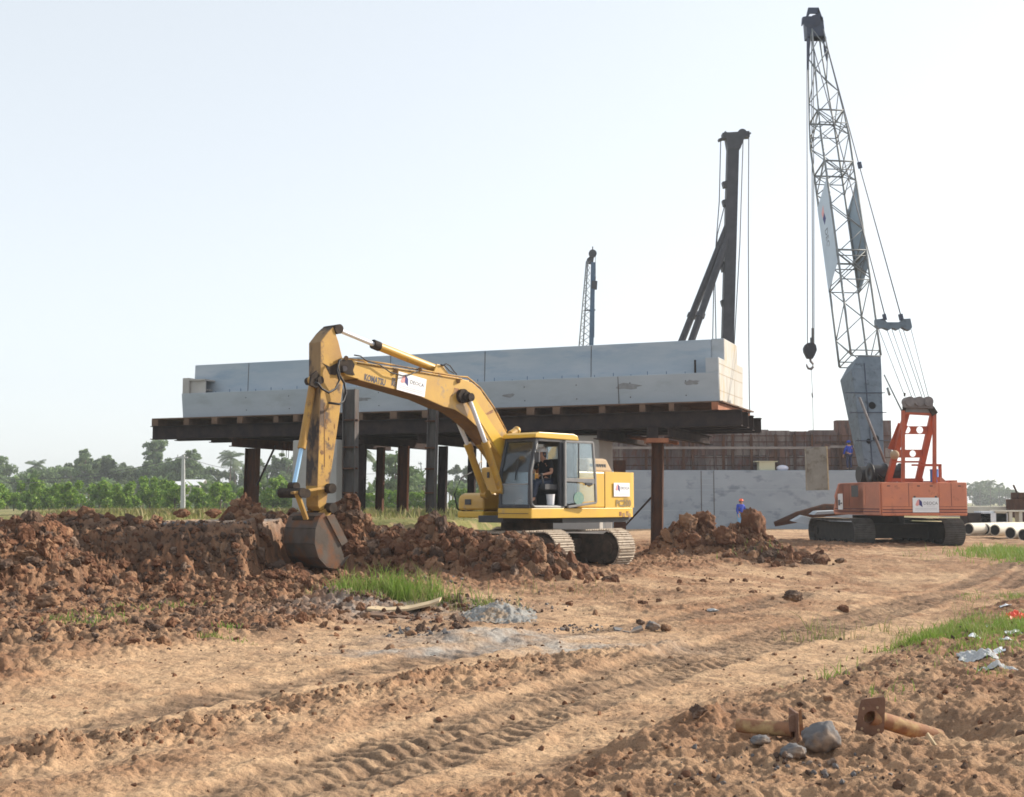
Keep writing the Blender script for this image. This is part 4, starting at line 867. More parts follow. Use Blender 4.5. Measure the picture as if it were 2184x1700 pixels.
# operator sits in the cab, in machine frame (x = forward); body frame origin on the cab floor
sit = dict(pel=(.12,0,.50), waist=(.10,0,.64), chest=(.13,0,.90), neck=(.16,0,1.06), head=(.21,0,1.18), shl=(.13,.19,.98), shr=(.13,-.19,.98), ell=(.20,.29,.74), wrl=(.42,.24,.70), elr=(.22,-.29,.74), wrr=(.44,-.25,.68),
    hpl=(.16,.10,.48), hpr=(.16,-.10,.48), knl=(.56,.14,.52), knr=(.56,-.14,.52), anl=(.66,.14,.12), anr=(.66,-.14,.12), tol=(.80,.15,.06), tor=(.80,-.15,.06))
op = person("operator in a black shirt and white helmet seated in the excavator cab", E(.22,.86,1.545), math.atan2(EF.y, EF.x), sit, (M["tee"], False), M["jeans"], M["helm_w"])
pw = pt(1579,1104,67.5); person("worker in a blue jacket and orange helmet standing before the grey footing", (xat(1579,67.5), 67.5, .05), math.radians(-60), stand(.03), (M["blue"], True), M["ltblue"], M["helm_o"], s=1.0)
# ================================================================== PIER CAP ON FALSEWORK
BD = V((-.9253,.3791,0)).normalized(); BW = V((.3791,.9253,0)).normalized()   # along (to the left), across (away)
B0 = V((xat(1533,40,4.8), 40, 0)); 
def B(s, w, z): return B0 + BD*s + BW*w + V((0,0,z))
LEN = 21.15; ZB, ZL, ZE, ZT = 4.86, 5.83, 6.32, 7.02
cap = thing("pier_cap", "long grey concrete pier cap resting on steel beams above the excavator", "pier cap", B(LEN/2,1.9,ZB))
def cprism(s0, s1, prof, lean=0): 
    m = MB(); return m.prism([B(s0, w, z) for w, z in prof], BD*(s1-s0))
q = cprism(0.001, LEN, [(.12,ZB),(3.7,ZB),(3.8,ZL),(0,ZL)]); obj("lower_beam", q, M["concrete"], cap, .015)
q = cprism(.421, LEN-.02, [(.75,ZL+.002),(2.8,ZL+.002),(2.75,ZT),(.80,ZT)]); obj("upper_stem", q, M["concreteblue"], cap, .015)
q = cprism(0, .42, [(.02,ZL+.003),(3.78,ZL+.003),(3.84,ZE+.06),(2.95,ZE+.06),(2.95,ZT+.02),(.85,ZT+.02),(.85,ZE),(-.02,ZE)]); obj("end_block", q, M["concrete"], cap, .01)
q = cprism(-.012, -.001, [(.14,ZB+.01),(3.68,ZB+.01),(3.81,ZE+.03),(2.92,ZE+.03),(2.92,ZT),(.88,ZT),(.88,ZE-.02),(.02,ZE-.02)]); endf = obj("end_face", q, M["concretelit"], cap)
q = MB()
for z in (ZB+.37, ZL-.05, ZL+.28): q.box(-.016,-.0125,.06,3.74,z,z+.018,B)
for w in (1.2, 2.35): q.box(-.016,-.0125,w,w+.02,ZB+.03,ZL-.05,B)
obj("formwork_joint", q, mat("joint_stain", (.30,.24,.16), None, rough=.9), endf)
q = cprism(LEN-.30, LEN, [(.05,ZL+.003),(.95,ZL+.003),(.95,ZE+.12),(.05,ZE+.12)]); obj("end_block", q, M["pierc"], cap, .01)
q = MB()
for k in range(5): q.box(LEN-.95,LEN-.31,.2+.15*k,.23+.15*k,ZL+.12,ZL+.18,B)
q.box(LEN-1.0,LEN-.31,.15,.2,ZL+.01,ZE+.05,B); q.box(LEN-1.0,LEN-.31,.08,.9,ZE+.0,ZE+.06,B); obj("end_formwork", q, M["pierc"], cap)
for s in [1.2+i*.62 for i in range(31)]: q = MB(); q.cyl(B(s,.30+.1*math.sin(s*7),ZL), B(s,.30+.1*math.sin(s*7),ZL+.05+.10*abs(math.sin(s*3))), .012, n=5); obj("starter_bar", q, M["blueleader"], cap)
q = MB()
for s in (4.6,8.6,12.4,15.8,18.6):
    q = MB(); q.hexa([B(s,.742,ZL+.05),B(s+.02,.742,ZL+.05),B(s+.02,.755,ZL+.05),B(s,.755,ZL+.05),B(s,.790,ZT-.02),B(s+.02,.790,ZT-.02),B(s+.02,.805,ZT-.02),B(s,.805,ZT-.02)]); obj("pour_joint", q, M["pilegrey"], cap)
for s in (3.4,9.1,14.5): q = MB(); q.hexa([B(s,.09,ZB+.05),B(s+.02,.09,ZB+.05),B(s+.02,.12,ZB+.05),B(s,.12,ZB+.05),B(s,-.004,ZL-.02),B(s+.02,-.004,ZL-.02),B(s+.02,.01,ZL-.02),B(s,.01,ZL-.02)]); obj("pour_joint", q, M["pilegrey"], cap)
pass
q = MB(); q.cyl(B(.9,.55,ZL), B(.9,.55,ZE), .035, n=8); obj("guard_stub", q, M["grease"], cap)
for (s_, z_, ws, hs) in ((3.1,ZB+.62,.55,.13),(.9,ZB+.66,.3,.1),(7.4,ZB+.45,.25,.08),(13.2,ZB+.5,.4,.07)):
    rr2 = random.Random(int(s_*10)); q = MB(); pts = []
    for k in range(14):
        a = 2*math.pi*k/14; r2 = rr2.uniform(.6,1.1); zz = z_+hs*math.sin(a)*r2; pts.append(B(s_+ws*math.cos(a)*r2, .12-.12*(zz-ZB)/(ZL-ZB)-.003, zz))
    q.prism(pts, -BW*.002); obj("damp_stain", q, mat("damp_stain", (.20,.20,.205), (.27,.28,.29), 6, .9), cap)
for s_ in [1.1+i*1.9 for i in range(10)]:
    for z_ in (ZB+.25, ZB+.72): q = MB(); w_ = .12-.12*(z_-ZB)/(ZL-ZB); q.cyl(B(s_,w_-.002,z_), B(s_,w_-.006,z_), .022, n=8); obj("tie_hole", q, M["pilegrey"], cap)
# timber decking and blocks under the cap
q = MB(); q.box(-.25,LEN+.95,-.55,4.5,ZB-.055,ZB-.012,B); 
dk_ = solo("timber_decking", q, M["timber"], "thin timber decking laid over the steel beams under the pier cap", "decking")
r = random.Random(3); k = 0
for s in [.02+i*1.27 for i in range(18)]:
    ss = s + r.uniform(-.25,.25); q = MB(); w0 = -.62+r.uniform(-.12,.12); q.box(ss,ss+r.uniform(.16,.3),w0,4.45,ZB-.30,ZB-.056,B)
    k += 1; names = ["first","second","third","fourth","fifth","sixth","seventh","eighth","ninth","tenth","eleventh","twelfth","thirteenth","fourteenth","fifteenth","sixteenth","seventeenth","eighteenth"]
    solo("timber_bearer", q, M["rustlit"] if k in (1,) else M["timber"], f"timber bearer under the pier cap, {names[k-1]} counted from its right end", "timber bearer", "timber bearers under the pier cap", .008)
# longitudinal H beams
q = []
for i, (w, s0, s1) in enumerate(((-.42,-.84,LEN+1.0),(.75,-.80,LEN+.75),(2.45,-.63,LEN+.35),(3.75,-.64,LEN+.15))):
    m = MB(); m.ibeam(B(s0,w,ZB-.31-.26), B(s1,w,ZB-.31-.26), .52, .30)
    solo("steel_beam", m, M["darksteel"], ("long dark steel beam along the front edge under the pier cap","second long dark steel beam behind the front one under the cap","third long dark steel beam under the middle of the cap","rearmost long dark steel beam under the cap")[i], "steel beam", "long steel beams under the pier cap")
    if i == 0:
        m = MB()
ZC = ZB-.83
for i, s in enumerate((1.5, 3.9, 10.5, 12.8, 14.6, 18.25)):
    m = MB(); m.ibeam(B(s,-.75,ZC-.17), B(s,5.0,ZC-.17), .34, .26); 
    solo("cross_beam", m, M["darksteel"] if i != 5 else M["rust"], f"short steel cross beam on the falsework piles, {('first','second','third','fourth','fifth','leftmost')[i]}"+(" from the right" if i < 5 else ", rust brown"), "steel beam", "cross beams on the piles")
# falsework piles: px, D, top z, width, colour
piles = [(534,47.4,ZC-.36,.46,"rust","leftmost rusty steel pile under the left end of the pier cap"),
 (748,41.0,5.35,.44,"pilegrey","tall weathered steel pile rising in front of the pier cap behind the bucket arm"),
 (767,44.6,ZC-.36,.30,"darksteel","thin dark steel pile just right of the tall weathered one"),
 (808,46.5,ZC-.36,.27,"rust","narrow dark steel pile with two light bolt holes near its top"),
 (857,45.4,ZC-.36,.36,"rust","rusty steel pile with an orange lit flange on its right"),
 (917,41.5,5.0,.32,"pilegrey","grey steel pile passing in front of the beams under the boom"),
 (941,45.6,ZC-.36,.30,"darksteel","dark steel pile right beside the grey one under the boom"),
 (1003,45.2,ZC-.36,.26,"darksteel","dark steel pile seen between the boom cylinders"),
 (1048,44.0,ZC-.36,.40,"darksteel","dark steel pile just left of the excavator cab"),
 (1399,40.3,ZC-.50,.37,"rust","red brown steel pile standing alone right of the excavator")]
for px, D, zt, w, mk, lb in piles:
    x = xat(px, D, 2.4); m = MB(); r0 = V((.93,-.36,0)).normalized(); f0 = r0.cross(V((0,0,1)))
    base = V((x, D, -.3)); top = V((x+.02*(zt), D, zt)) if px != 748 else V((x-.03, D, zt))
    u = V((.36,.93,0)).normalized()
    m.beam(base+u*(-w/2), top+u*(-w/2), .026, w, r0) if False else None
    # H section with its web facing the camera
    m.beam(base, top, .025, w-.05, V((1,-.25,0)))
    a = V((1,-.25,0)).normalized()*(w/2-.013)
    m.beam(base+a, top+a, w*.85, .026, V((1,-.25,0))); m.beam(base-a, top-a, w*.85, .026, V((1,-.25,0)))
    o = solo("steel_pile", m, M[mk], lb, "steel pile", "steel falsework piles under the pier cap")
    ORG[o] = V(o.location)
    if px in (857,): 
        m = MB(); m.beam(base+a+V((.02,-w*.22,0)), top+a+V((.02,-w*.22,0)), .09, .032, V((1,-.25,0))); obj("lit_flange", m, M["rustlit"], o)  # bright rust strip paints the sunlit edge of the flange
    if px == 1399:
        m = MB(); m.box(x-.34,x+.36,D-.5,D+.3,zt-.0,zt+.14); obj("cap_plate", m, M["rustlit"], o)
        m = MB(); m.beam(V((x-.1,D-.02,zt+.14)),V((x-.1,D-.02,ZC+.02)),.34,.34); obj("jack_post", m, M["darksteel"], o)
    if px in (748,917):
        m = MB()
        for zz in (1.2,1.9,2.7,3.4,4.3): m.box(x-w/2-.012,x+w/2+.012,D-w*.44,D+w*.44,zz,zz+.05)
        obj("weld_band", m, M["rust"], o)
# braces, hanging rebar
def brace(name, a, b, r, m, lb, cat="brace"):
    q = MB(); q.cyl(a, b, r, n=8); solo(name, q, m, lb, cat)
brace("brace_rod", pt(548,1035,46.5), pt(588,950,46.5), .04, M["darksteel"], "thin dark diagonal rod on the leftmost pile")
q = MB(); q.tube([pt(1445,945,41), pt(1330,930,44)], .07); solo("brace_beam", q, M["rustlit"], "thin reddish brace reaching left from the top of the lone rusty pile", "brace")
brace("brace_rod", pt(1388,1062,44), pt(1330,1125,47), .035, M["darksteel"], "thin dark diagonal rod leaning between the excavator and the lone pile")
q = MB(); r = random.Random(5)
for i in range(16):
    px = r.uniform(600,660); a = pt(px,944,47.5); q.cyl(a, a-V((r.uniform(-.03,.03),0,r.uniform(.2,.75))), .012, n=5)
solo("hanging_rebar", q, M["darksteel"], "fringe of short rebar ends hanging from the left cross beam", "rebar")
# concrete piers
def pier(px0, px1, D, lb, litpx=None):
    x0, x1 = xat(px0, D), xat(px1, D); d = (x1-x0)/.95; m = MB()
    c = V(((x0+x1)/2, D+.8, 0)); o = []
    for a, b in ((-.5,-.5),(.5,-.5),(.5,.5),(-.5,.5)): o.append(c - BD*a*d + BW*b*1.5)
    m.prism([p+V((0,0,-.2)) for p in o], (0,0,ZB-.1-(-.2)-.9)); return solo("concrete_pier", m, M["pierc"], lb, "concrete pier", "concrete piers under the pier cap", .04)
pier(633,737,44.6,"grey concrete pier behind the excavator arm")
pier(1112,1297,41.9,"wide grey concrete pier behind the excavator cab")
m = MB(); m.box(xat(1170,37),xat(1302,37),37,37.3,.2,.75); m.box(xat(1289,36.8),xat(1304,36.8),36.7,37.4,.1,1.25); solo("precast_block", m, mat("white_concrete",(.62,.60,.56),(.55,.53,.5),2,.8), "low whitish concrete block behind the excavator tracks", "concrete block", bevel=.02)
m = MB(); m.box(xat(1310,41),xat(1335,41),41,41.3,.1,3.0); solo("steel_shutter", m, M["rust"], "brown steel shutter panel right of the wide concrete pier", "steel panel", bevel=.01)
# ================================================================== ABUTMENT
AD = 70
def A(px, z, dd=0): return V((xat(px, AD+dd), AD+dd, z))
m = MB(); m.box(xat(1330,AD),xat(1843,AD),AD,AD+9,-.2,3.42)
ab = solo("concrete_footing", m, M["footing"], "long low blue grey concrete footing behind the worker and the crane", "concrete footing", bevel=.03); ORG[ab] = V(ab.location)
m = MB()
for px in (1496,1523): m.box(xat(px,AD)-.02,xat(px,AD)+.02,AD-.01,AD-.002,.1,3.4)
obj("vertical_seam", m, M["pilegrey"], ab)
m = MB()
for k in range(9): m.box(xat(1498,AD),xat(1520,AD),AD-.008,AD-.004,.3+k*.33,.33+k*.33)
for z in (1.15,2.3): m.box(xat(1335,AD),xat(1840,AD),AD-.006,AD-.002,z,z+.025)
obj("formwork_line", m, M["concreteblue"], ab)
FD = AD+1.2
fwm = mat("formwork_panel", (.16,.125,.12), (.085,.062,.062), 1.6, .85, bump=.2, bscale=8, c3=(.13,.06,.05), s3=2.4, t3=.56, stretch=(1.4,1,.5))
fw = thing("formwork_wall", "brown steel formwork wall standing on the concrete footing", "formwork", (xat(1560,FD),FD,3.43))
def FX(px): return xat(px, FD)
fw2 = mat("rusty_formwork_panel", (.20,.11,.085), (.11,.07,.062), 1.4, .85, bump=.2, bscale=8, c3=(.07,.05,.05), s3=2.2, t3=.56, stretch=(1.4,1,.5)); fw3 = mat("pale_formwork_panel", (.24,.205,.19), (.15,.125,.12), 1.4, .85, bump=.2, bscale=8, c3=(.12,.07,.06), s3=2.2, t3=.56, stretch=(1.4,1,.5))
r = random.Random(21); x = FX(1296)
while x < FX(1905):
    w_ = min(r.choice((.9,1.2,1.5)), FX(1905)-x); zt = (5.6 if x < FX(1500) else (5.74 if x < FX(1775) else 6.3))+r.uniform(-.05,.07); zm = r.choice((4.3,4.75,5.0))
    for z0, z1 in ((3.43,zm-.01),(zm+.01,zt)): m = MB(); dd_ = r.uniform(0,.03); m.box(x,x+w_-.015,FD-dd_,FD+.6,z0,z1); obj("panel_face", m, r.choice((fwm,fwm,fw2,fw3)), fw)
    x += w_
m = MB(); x = FX(1300); r = random.Random(9)
while x < FX(1900):
    zt = 5.55 if x < FX(1500) else (5.7 if x < FX(1778) else 6.25); m.box(x,x+.06,FD-.10,FD-.001,3.45,zt); x += r.uniform(.42,.62)
obj("panel_rib", m, fwm, fw)
m = MB(); x0 = FX(1296)
for z in (3.7,4.15,5.05,5.4): m.box(x0,FX(1900),FD-.14,FD-.102,z,z+.05)
obj("panel_waler", m, M["rust"], fw)
m = MB(); m.box(FX(1296),FX(1770),FD-.26,FD-.225,4.66,4.80); m.box(FX(1770),FX(1840),FD-.26,FD-.225,4.72,4.86); obj("light_waler", m, mat("dusty_waler",(.27,.235,.215),(.20,.17,.16),3,.8), fw)
m = MB()
for px in (1375,1420,1455,1475,1540,1560,1600,1652,1692,1730,1790): m.box(FX(px),FX(px)+.16,FD-.22,FD-.205,3.5,5.5+.0*px)
obj("soldier_post", m, M["rust"], fw)
m = MB(); m.box(xat(1620,AD+.3),xat(1635,AD+.3)+.5,AD+.25,AD+.9,3.425,3.9); m.box(xat(1612,AD+.3),xat(1660,AD+.3),AD+.2,AD+1.0,3.9,3.95)
solo("mortar_box", m, mat("box_buff",(.5,.48,.34),None,rough=.8), "pale buff box with an open lid standing on the footing ledge", "box", bevel=.01)
m = MB(); m.sphere(A(1670,3.55,.4), .22, 12, 8, (1.6,1,.8)); solo("cement_bag", m, mat("pale_bag",(.62,.62,.72),None,rough=.8), "small pale bag lying beside the buff box on the footing", "bag")
person("worker in blue jacket and blue helmet standing on the footing beside the crane boom", (xat(1813,AD+.45), AD+.45, 3.42), math.radians(120), stand(-.02), (M["blue"], True), M["navy"], M["blue"], s=.97)
# debris by the crane track
m = MB(); m.tube([pt(1652,1118,50), pt(1700,1103,50), pt(1760,1088,50), pt(1815,1086,50)], [.10,.22,.26,.2], 8); solo("tree_trunk_log", m, M["rust"], "long dark timber log propped up left of the crane tracks", "log")
m = MB(); m.prism([pt(1690,1112,49), pt(1775,1130,48.4), pt(1778,1116,48.4), pt(1712,1100,49)], (0,.5,.03)); m.prism([pt(1735,1098,48), pt(1800,1094,48), pt(1800,1089,48), pt(1745,1091,48)], (0,.8,.02)); solo("concrete_slab", m, M["concrete"], "tilted grey slab lying under the log left of the crane", "slab")
# ================================================================== PILE DRIVER
PD = 80
def PP(px, py, d=0): return pt(px, py, PD+d)
rig = thing("pile_driver", "tall black pile driver leader with two raking stays behind the pier cap", "pile driver", (xat(1535,PD), PD, 0))
bx = xat(1548,PD); m = MB(); a = V((bx-.22, PD, .6)); b = PP(1563,300); m.beam(a, b, .74, .7, (0,1,0)); 
m.hexa([PP(1551,320)+V((0,-.4,0)),PP(1577,320)+V((0,-.4,0)),PP(1577,320)+V((0,.4,0)),PP(1551,320)+V((0,.4,0)),PP(1547,296)+V((0,-.4,0)),PP(1586,296)+V((0,-.4,0)),PP(1586,296)+V((0,.4,0)),PP(1547,296)+V((0,.4,0))])
ld = obj("leader", m, M["leader"], rig)
m = MB(); m.beam(PP(1540,292), PP(1597,288), .6, .38, (0,0,1)); m.beam(PP(1532,300), PP(1548,294), .4, .14, (0,0,1)); m.beam(PP(1543,284), PP(1552,292), .3, .3, (0,0,1)); m.cyl(PP(1582,287)+V((0,-.25,0)), PP(1582,287)+V((0,.25,0)), .32, n=16); m.beam(PP(1590,290), PP(1601,284), .2, .1, (0,0,1)); m.tube([PP(1546,283),PP(1578,283)], .03)
obj("head_block", m, M["leader"], ld)
m = MB()
for y in (388, 427, 520, 567, 640): m.beam(PP(1543+(y<450)*3,y), PP(1546+(y<450)*3,y+12), .5, .4, (0,0,1))
m.beam(PP(1531,565), PP(1546,565), .3, .4, (0,0,1)); obj("leader_bracket", m, M["leader"], ld)
for d, (x0, y0, x1, y1) in ((0,(1551,484,1441,760)),(-1.6,(1560,484,1463,760))):
    m = MB(); A0, B_ = PP(x0,y0), PP(x1,y1,d); B_ = A0+(B_-A0)*1.02; m.cyl(A0, B_, .23, n=12); k_ = A0+(B_-A0)*.66; m.cyl(k_, k_+(B_-A0).normalized()*.3, .30, n=12); dd_ = (B_-A0).normalized(); e0 = B_+dd_*((2.2-B_.z)/dd_.z); m.cyl(B_, e0, .2, n=10)
    obj("raking_stay", m, M["leader"], rig)
for i, pts in enumerate(([(1537,302),(1534,430),(1524,560),(1527,720)], [(1547,432),(1530,500),(1522,620),(1520,720)], [(1597,292),(1596,500),(1597,728),(1598,830)], [(1585,296),(1578,520),(1566,735)], [(1574,330),(1570,520),(1564,735)])):
    m = MB(); m.tube([PP(*p) for p in pts]+[V((PP(*pts[-1]).x, PD, 1.5))], .035); obj("rope", m, M["wire"], rig)
m = MB(); bxx = xat(1440,PD); m.box(bxx-3,bxx+3.2,PD-1.6,PD+1.6,1.1,2.9); m.box(bxx+3.2,bx-.3,PD-.5,PD+.5,1.0,1.5); obj("rig_body", m, M["orange"], rig, .08)
for y in (-1.5,1.5):
    m = MB(); m.box(bxx-2.6,bxx+2.8,PD+y-.35,PD+y+.35,0.05,.95); obj("track", m, M["trackfr"], rig, .3)
# ================================================================== FAR LATTICE RIG
FDp = 110
def FP(px, py, d=0): return pt(px, py, FDp+d)
far = thing("piling_rig", "small distant lattice piling mast with a blue leader behind the pier cap", "piling rig", (xat(1250,FDp), FDp, 0))
m = MB(); a = FP(1265,560); b = FP(1261,742); b = a+(b-a)*1.62; m.beam(a, b, .38, .4, (0,1,0)); obj("leader", m, M["blueleader"], far)
m = MB(); tl_, tr_ = FP(1251,556), FP(1259,556); bl_, br2 = FP(1235,742), FP(1257,742)
ext = 1.6
for o in (0,.5):
    for p0, p1 in ((tl_,bl_),(tl_.lerp(tr_,.35),bl_.lerp(br2,.4))): m.tube([p0+V((0,o,0)), p0+(p1-p0)*ext+V((0,o,0))], .05, 5)
nseg = 22
for k in range(nseg):
    t0, t1 = k/nseg*ext, (k+1)/nseg*ext; L0, L1 = tl_.lerp(bl_,t0), tl_.lerp(bl_,t1); R0, R1_ = tr_.lerp(br2,t0), tr_.lerp(br2,t1)
    m.tube([L0 if k%2 else R0, R1_ if k%2 else L1], .028, 4); m.tube([L0+V((0,.5,0)) if k%2 == 0 else R0+V((0,.5,0)), R1_+V((0,.5,0)) if k%2 == 0 else L1+V((0,.5,0))], .028, 4)
obj("lattice_mast", m, M["lattice"], far)
m = MB(); m.cyl(FP(1264,541)+V((0,-.15,0)), FP(1264,541)+V((0,.15,0)), .36, n=18); m.prism([FP(1252,552),FP(1262,543),FP(1267,548),FP(1265,562),FP(1252,562)], (0,.4,0)); m.cyl(FP(1264,534),FP(1264,526),.05); obj("head_sheave", m, M["leader"], far)
m = MB(); m.beam(FP(1268,600), FP(1267,617), .5, .5, (0,1,0)); m.tube([FP(1270,590),FP(1269,600)],.06); m.tube([FP(1247,662),FP(1270,661)], .07); obj("hammer", m, M["leader"], far)
m = MB(); m.tube([FP(1270,545),FP(1270,592)], .03); m.tube([FP(1268,617),FP(1267,720)], .03); obj("rope", m, M["wire"], far)
m = MB(); x = xat(1250,FDp); m.box(x-2,x+2.2,FDp-1.5,FDp+2.5,.9,2.6); m.box(x-1.8,x+2,FDp-1.6,FDp-.9,.5,1.0); m.box(x-1.8,x+2,FDp+1.9,FDp+2.6,.5,1.0); obj("rig_body", m, M["blueleader"], far, .08)
# ================================================================== CRAWLER CRANE
PS = math.radians(83); KF = V((-math.cos(PS), math.sin(PS), 0)); KL = V((-math.sin(PS), -math.cos(PS), 0)); KC = V((13.28, 45.1, 0))
def K(f, l, z): return KC + KF*f + KL*l + V((0,0,z))
def kpx(px, D, z): return V((xat(px, D, z), D, z))
cr = thing("crawler_crane", "orange crawler crane with a tall grey lattice boom", "crane", K(0,0,.15))
M["cshoe"] = mat("crane_track_shoe", (.10,.095,.09), (.06,.055,.05), 5, .7, bump=.2); M["cframe"] = mat("crane_track_frame", (.02,.02,.022), (.035,.032,.03), 5, .8)
for off in (-1.62, 1.62): track(cr, KC-KF*.45, -KF, KL, off, 2.2, .92, .74, .12, M["cshoe"], M["cframe"], 44)
dust = MB(); 
for off in (-1.62,1.62): dust.box(-2.2,1.2,off-.36,off+.36,1.045,1.06,K)
obj("track_dust", dust, M["dust"], cr)
m = MB(); m.box(-1.4,1.4,-1.24,1.24,.35,.85,K); m.cyl(K(0,0,.85), K(0,0,1.15), .9, n=28); obj("carbody", m, M["cframe"], cr, .03)
# counterweight block behind the house: rear face towards the camera
zt, zb = 2.30, 1.16
m = MB(); m.box(-3.55,-2.2,-1.62,1.40,zb-.0,zt-.02,K); cwt = obj("counterweight", m, M["orange"], cr, .04)
m = MB()
for l in (-.62,): m.box(-3.556,-3.5505,l-.006,l+.006,zb+.02,zt-.05,K)
obj("panel_seam", m, M["ored"], cwt)
m = MB(); 
for z in (zb+.10, zb+.19): m.box(-3.558,-3.551,-1.605,1.385,z,z+.03,K); m.box(-3.5,.42,1.462,1.468,z+.02,z+.05,K)
m.box(-3.558,-3.551,-1.605,1.385,zb+.30,zb+.31,K); obj("maroon_stripe", m, M["oline"], cr)
m = MB(); m.prism([K(-2.19,-1.40,zb+.02),K(.2,-1.40,zb+.02),K(.5,-1.40,zt-.45),K(.1,-1.40,zt),K(-2.19,-1.40,zt)], KL*2.86-KL*.0); hs_ = obj("machine_house", m, M["salmon"], cr, .04)
m = MB(); m.prism([K(-3.5,1.405,zb+.02),K(.45,1.405,zb+.02),K(.58,1.405,zb+.12),K(.42,1.405,zb+.50),K(-.12,1.405,zt),K(-3.5,1.405,zt-.01)], KL*.055); sd_ = obj("side_panel", m, M["salmon"], cr, .015)
for l in (.45, -1.05):
    m = MB(); m.box(-3.556,-3.5505,l-.006,l+.006,zb+.32,zt-.05,K); obj("panel_seam", m, M["oline"], cwt)
for l in (1.15, .1, -.35, -1.35): m = MB(); m.box(-3.562,-3.5505,l-.05,l+.05,zt-.16,zt-.13,K); obj("latch", m, M["black"], cwt)
m = MB(); m.box(-2.35,-2.2,1.461,1.468,zb+.35,zt-.12,K); obj("door_seam", m, M["orange"], sd_)
for f in (-.95,-.40): m = MB(); m.box(f-.005,f+.005,1.461,1.4655,zb+.3,zt-.06,K); obj("door_seam", m, M["oline"], sd_)
# openings and boards on the left side
m = MB(); m.box(-1.75,-1.15,1.461,1.467,zt-.5,zt-.1,K); obj("side_vent", m, M["black"], sd_)
m = MB(); m.box(-.35,.08,1.461,1.470,zt-.95,zt-.38,K); o = obj("notice_board", m, M["white"], sd_)
m = MB(); m.box(-.12,.05,1.4705,1.4735,zt-.8,zt-.6,K); m.box(-.3,-.15,1.4705,1.4735,zt-.75,zt-.7,K); obj("board_print", m, M["letter"], o)
# sign on the rear face: right = -KL
board(cr, "sign_board", K(-3.57,-.13-.0,zb+.36), -KL, (0,0,1), .92, .49, 1)
for o in cr.children:
    pass
m = MB(); 
for l in (.25,-.5): m.box(-3.575,-3.551,l-.03,l+.03,zb+.60,zb+.66,K)
obj("sign_hook", m, M["black"], cr)
m = MB(); m.box(-3.5,-2.4,-1.3,-1.1,zt-.02,zt+.05,K); m.hexa([K(-3.4,-.75,zt-.02),K(-3.4,-1.0,zt-.02),K(-3.2,-1.0,zt-.02),K(-3.2,-.75,zt-.02),K(-3.4,-.72,zt+.16),K(-3.4,-.80,zt+.16),K(-3.2,-.80,zt+.16),K(-3.2,-.72,zt+.16)]); obj("lifting_lug", m, M["orange"], cr)
# gantry: two legs with cross plates
def GP(px, py, D): return pt(px, py, D)
g = MB(); Dt, Db = 41.75, 43.0
for a, b in (((1893,1030),(1934,878)), ((1957,1030),(1990,884))):
    g.beam(GP(*a,Db), GP(*b,Dt), .17, .22, (0,1,0))
gan = obj("gantry", g, M["ored"], cr)
g = MB()
for px, y0, y1 in ((1926,876,1030),(1993,882,1030)): g.beam(GP(px,y1,41.6), GP(px-.0,y0,41.6), .10, .13, (0,1,0))
g.beam(GP(1897,1024,42.9), GP(1968,1024,42.9), .12, .12, (0,1,0)); g.beam(GP(1924,880,41.65), GP(1994,884,41.65), .1, .13, (0,1,0)); g.beam(GP(1945,992,42.4), GP(1990,992,41.7), .06,.06,(0,1,0)); g.beam(GP(1903,985,42.5), GP(1968,985,42.5), .06,.08,(0,1,0))
obj("gantry_post", g, M["ored"], gan)
def holed(quad, holes, D, t=.05, n=20):
    """plate with round openings, picture coordinates at depth D: strips above/below/between plus rings"""
    g = MB(); (x0,y0),(x1,_),(_,y1) = quad[0], quad[1], quad[2]
    sc_ = D/2649; xs = [x0]
    P_ = lambda x, y: pt(x, y, D)
    hs2 = sorted(holes); prev = x0
    for hx, hy, r in hs2:
        g.prism([P_(prev,y0),P_(hx-r,y0),P_(hx-r,y1),P_(prev,y1)], (0,t,0)); top = []; bot = []
        for k in range(n+1):
            a = math.pi*k/n; top.append((hx-r*math.cos(a), hy-r*math.sin(a))); bot.append((hx-r*math.cos(a), hy+r*math.sin(a)))
        for k in range(n):
            g.prism([P_(top[k][0],y0),P_(top[k+1][0],y0),P_(*top[k+1]),P_(*top[k])], (0,t,0)); g.prism([P_(bot[k][0],y1),P_(bot[k+1][0],y1),P_(*bot[k+1]),P_(*bot[k])], (0,t,0))
        prev = hx+r
    g.prism([P_(prev,y0),P_(x1,y0),P_(x1,y1),P_(prev,y1)], (0,t,0)); return g
obj("gantry_plate", holed([(1926,909),(1981,909),(1926,926)], [(1935,916.5,7.5),(1962,917,7.5)], 42.0), M["ored"], gan)
obj("gantry_plate", holed([(1905,959),(1967,959),(1905,976)], [(1947,967.5,7)], 42.4), M["ored"], gan)
g = MB(); g.beam(pt(1904,960,42.5), pt(1926,905,42.2), .35,.03,(0,1,0)); obj("gantry_plate", g, M["ored"], gan)
g = MB(); g.sphere(pt(1908,970,42.2), .16, 12, 8); obj("lamp", g, M["dust"], gan)
# gantry head sheaves
g = MB(); 
for px in (1937,1957,1976): g.cyl(pt(px,857,41.6)+V((0,-.22,0)), pt(px,857,41.6)+V((0,.22,0)), .165, n=20)
g.beam(pt(1927,862,41.6), pt(1987,864,41.6), .25, .3, (0,1,0)); g.beam(pt(1930,868,41.6), pt(1986,870,41.6), .35,.06,(0,1,0)); hd_ = obj("gantry_head", g, M["sheave"], gan, .01)
g = MB(); g.beam(pt(1929,869,41.6), pt(1927,880,41.6), .1,.1); g.beam(pt(1984,870,41.6), pt(1993,884,41.6), .22,.2); g.tube([pt(1929,845,41.6),pt(1930,838,41.6)],.03); obj("head_pin", g, M["grease"], gan)
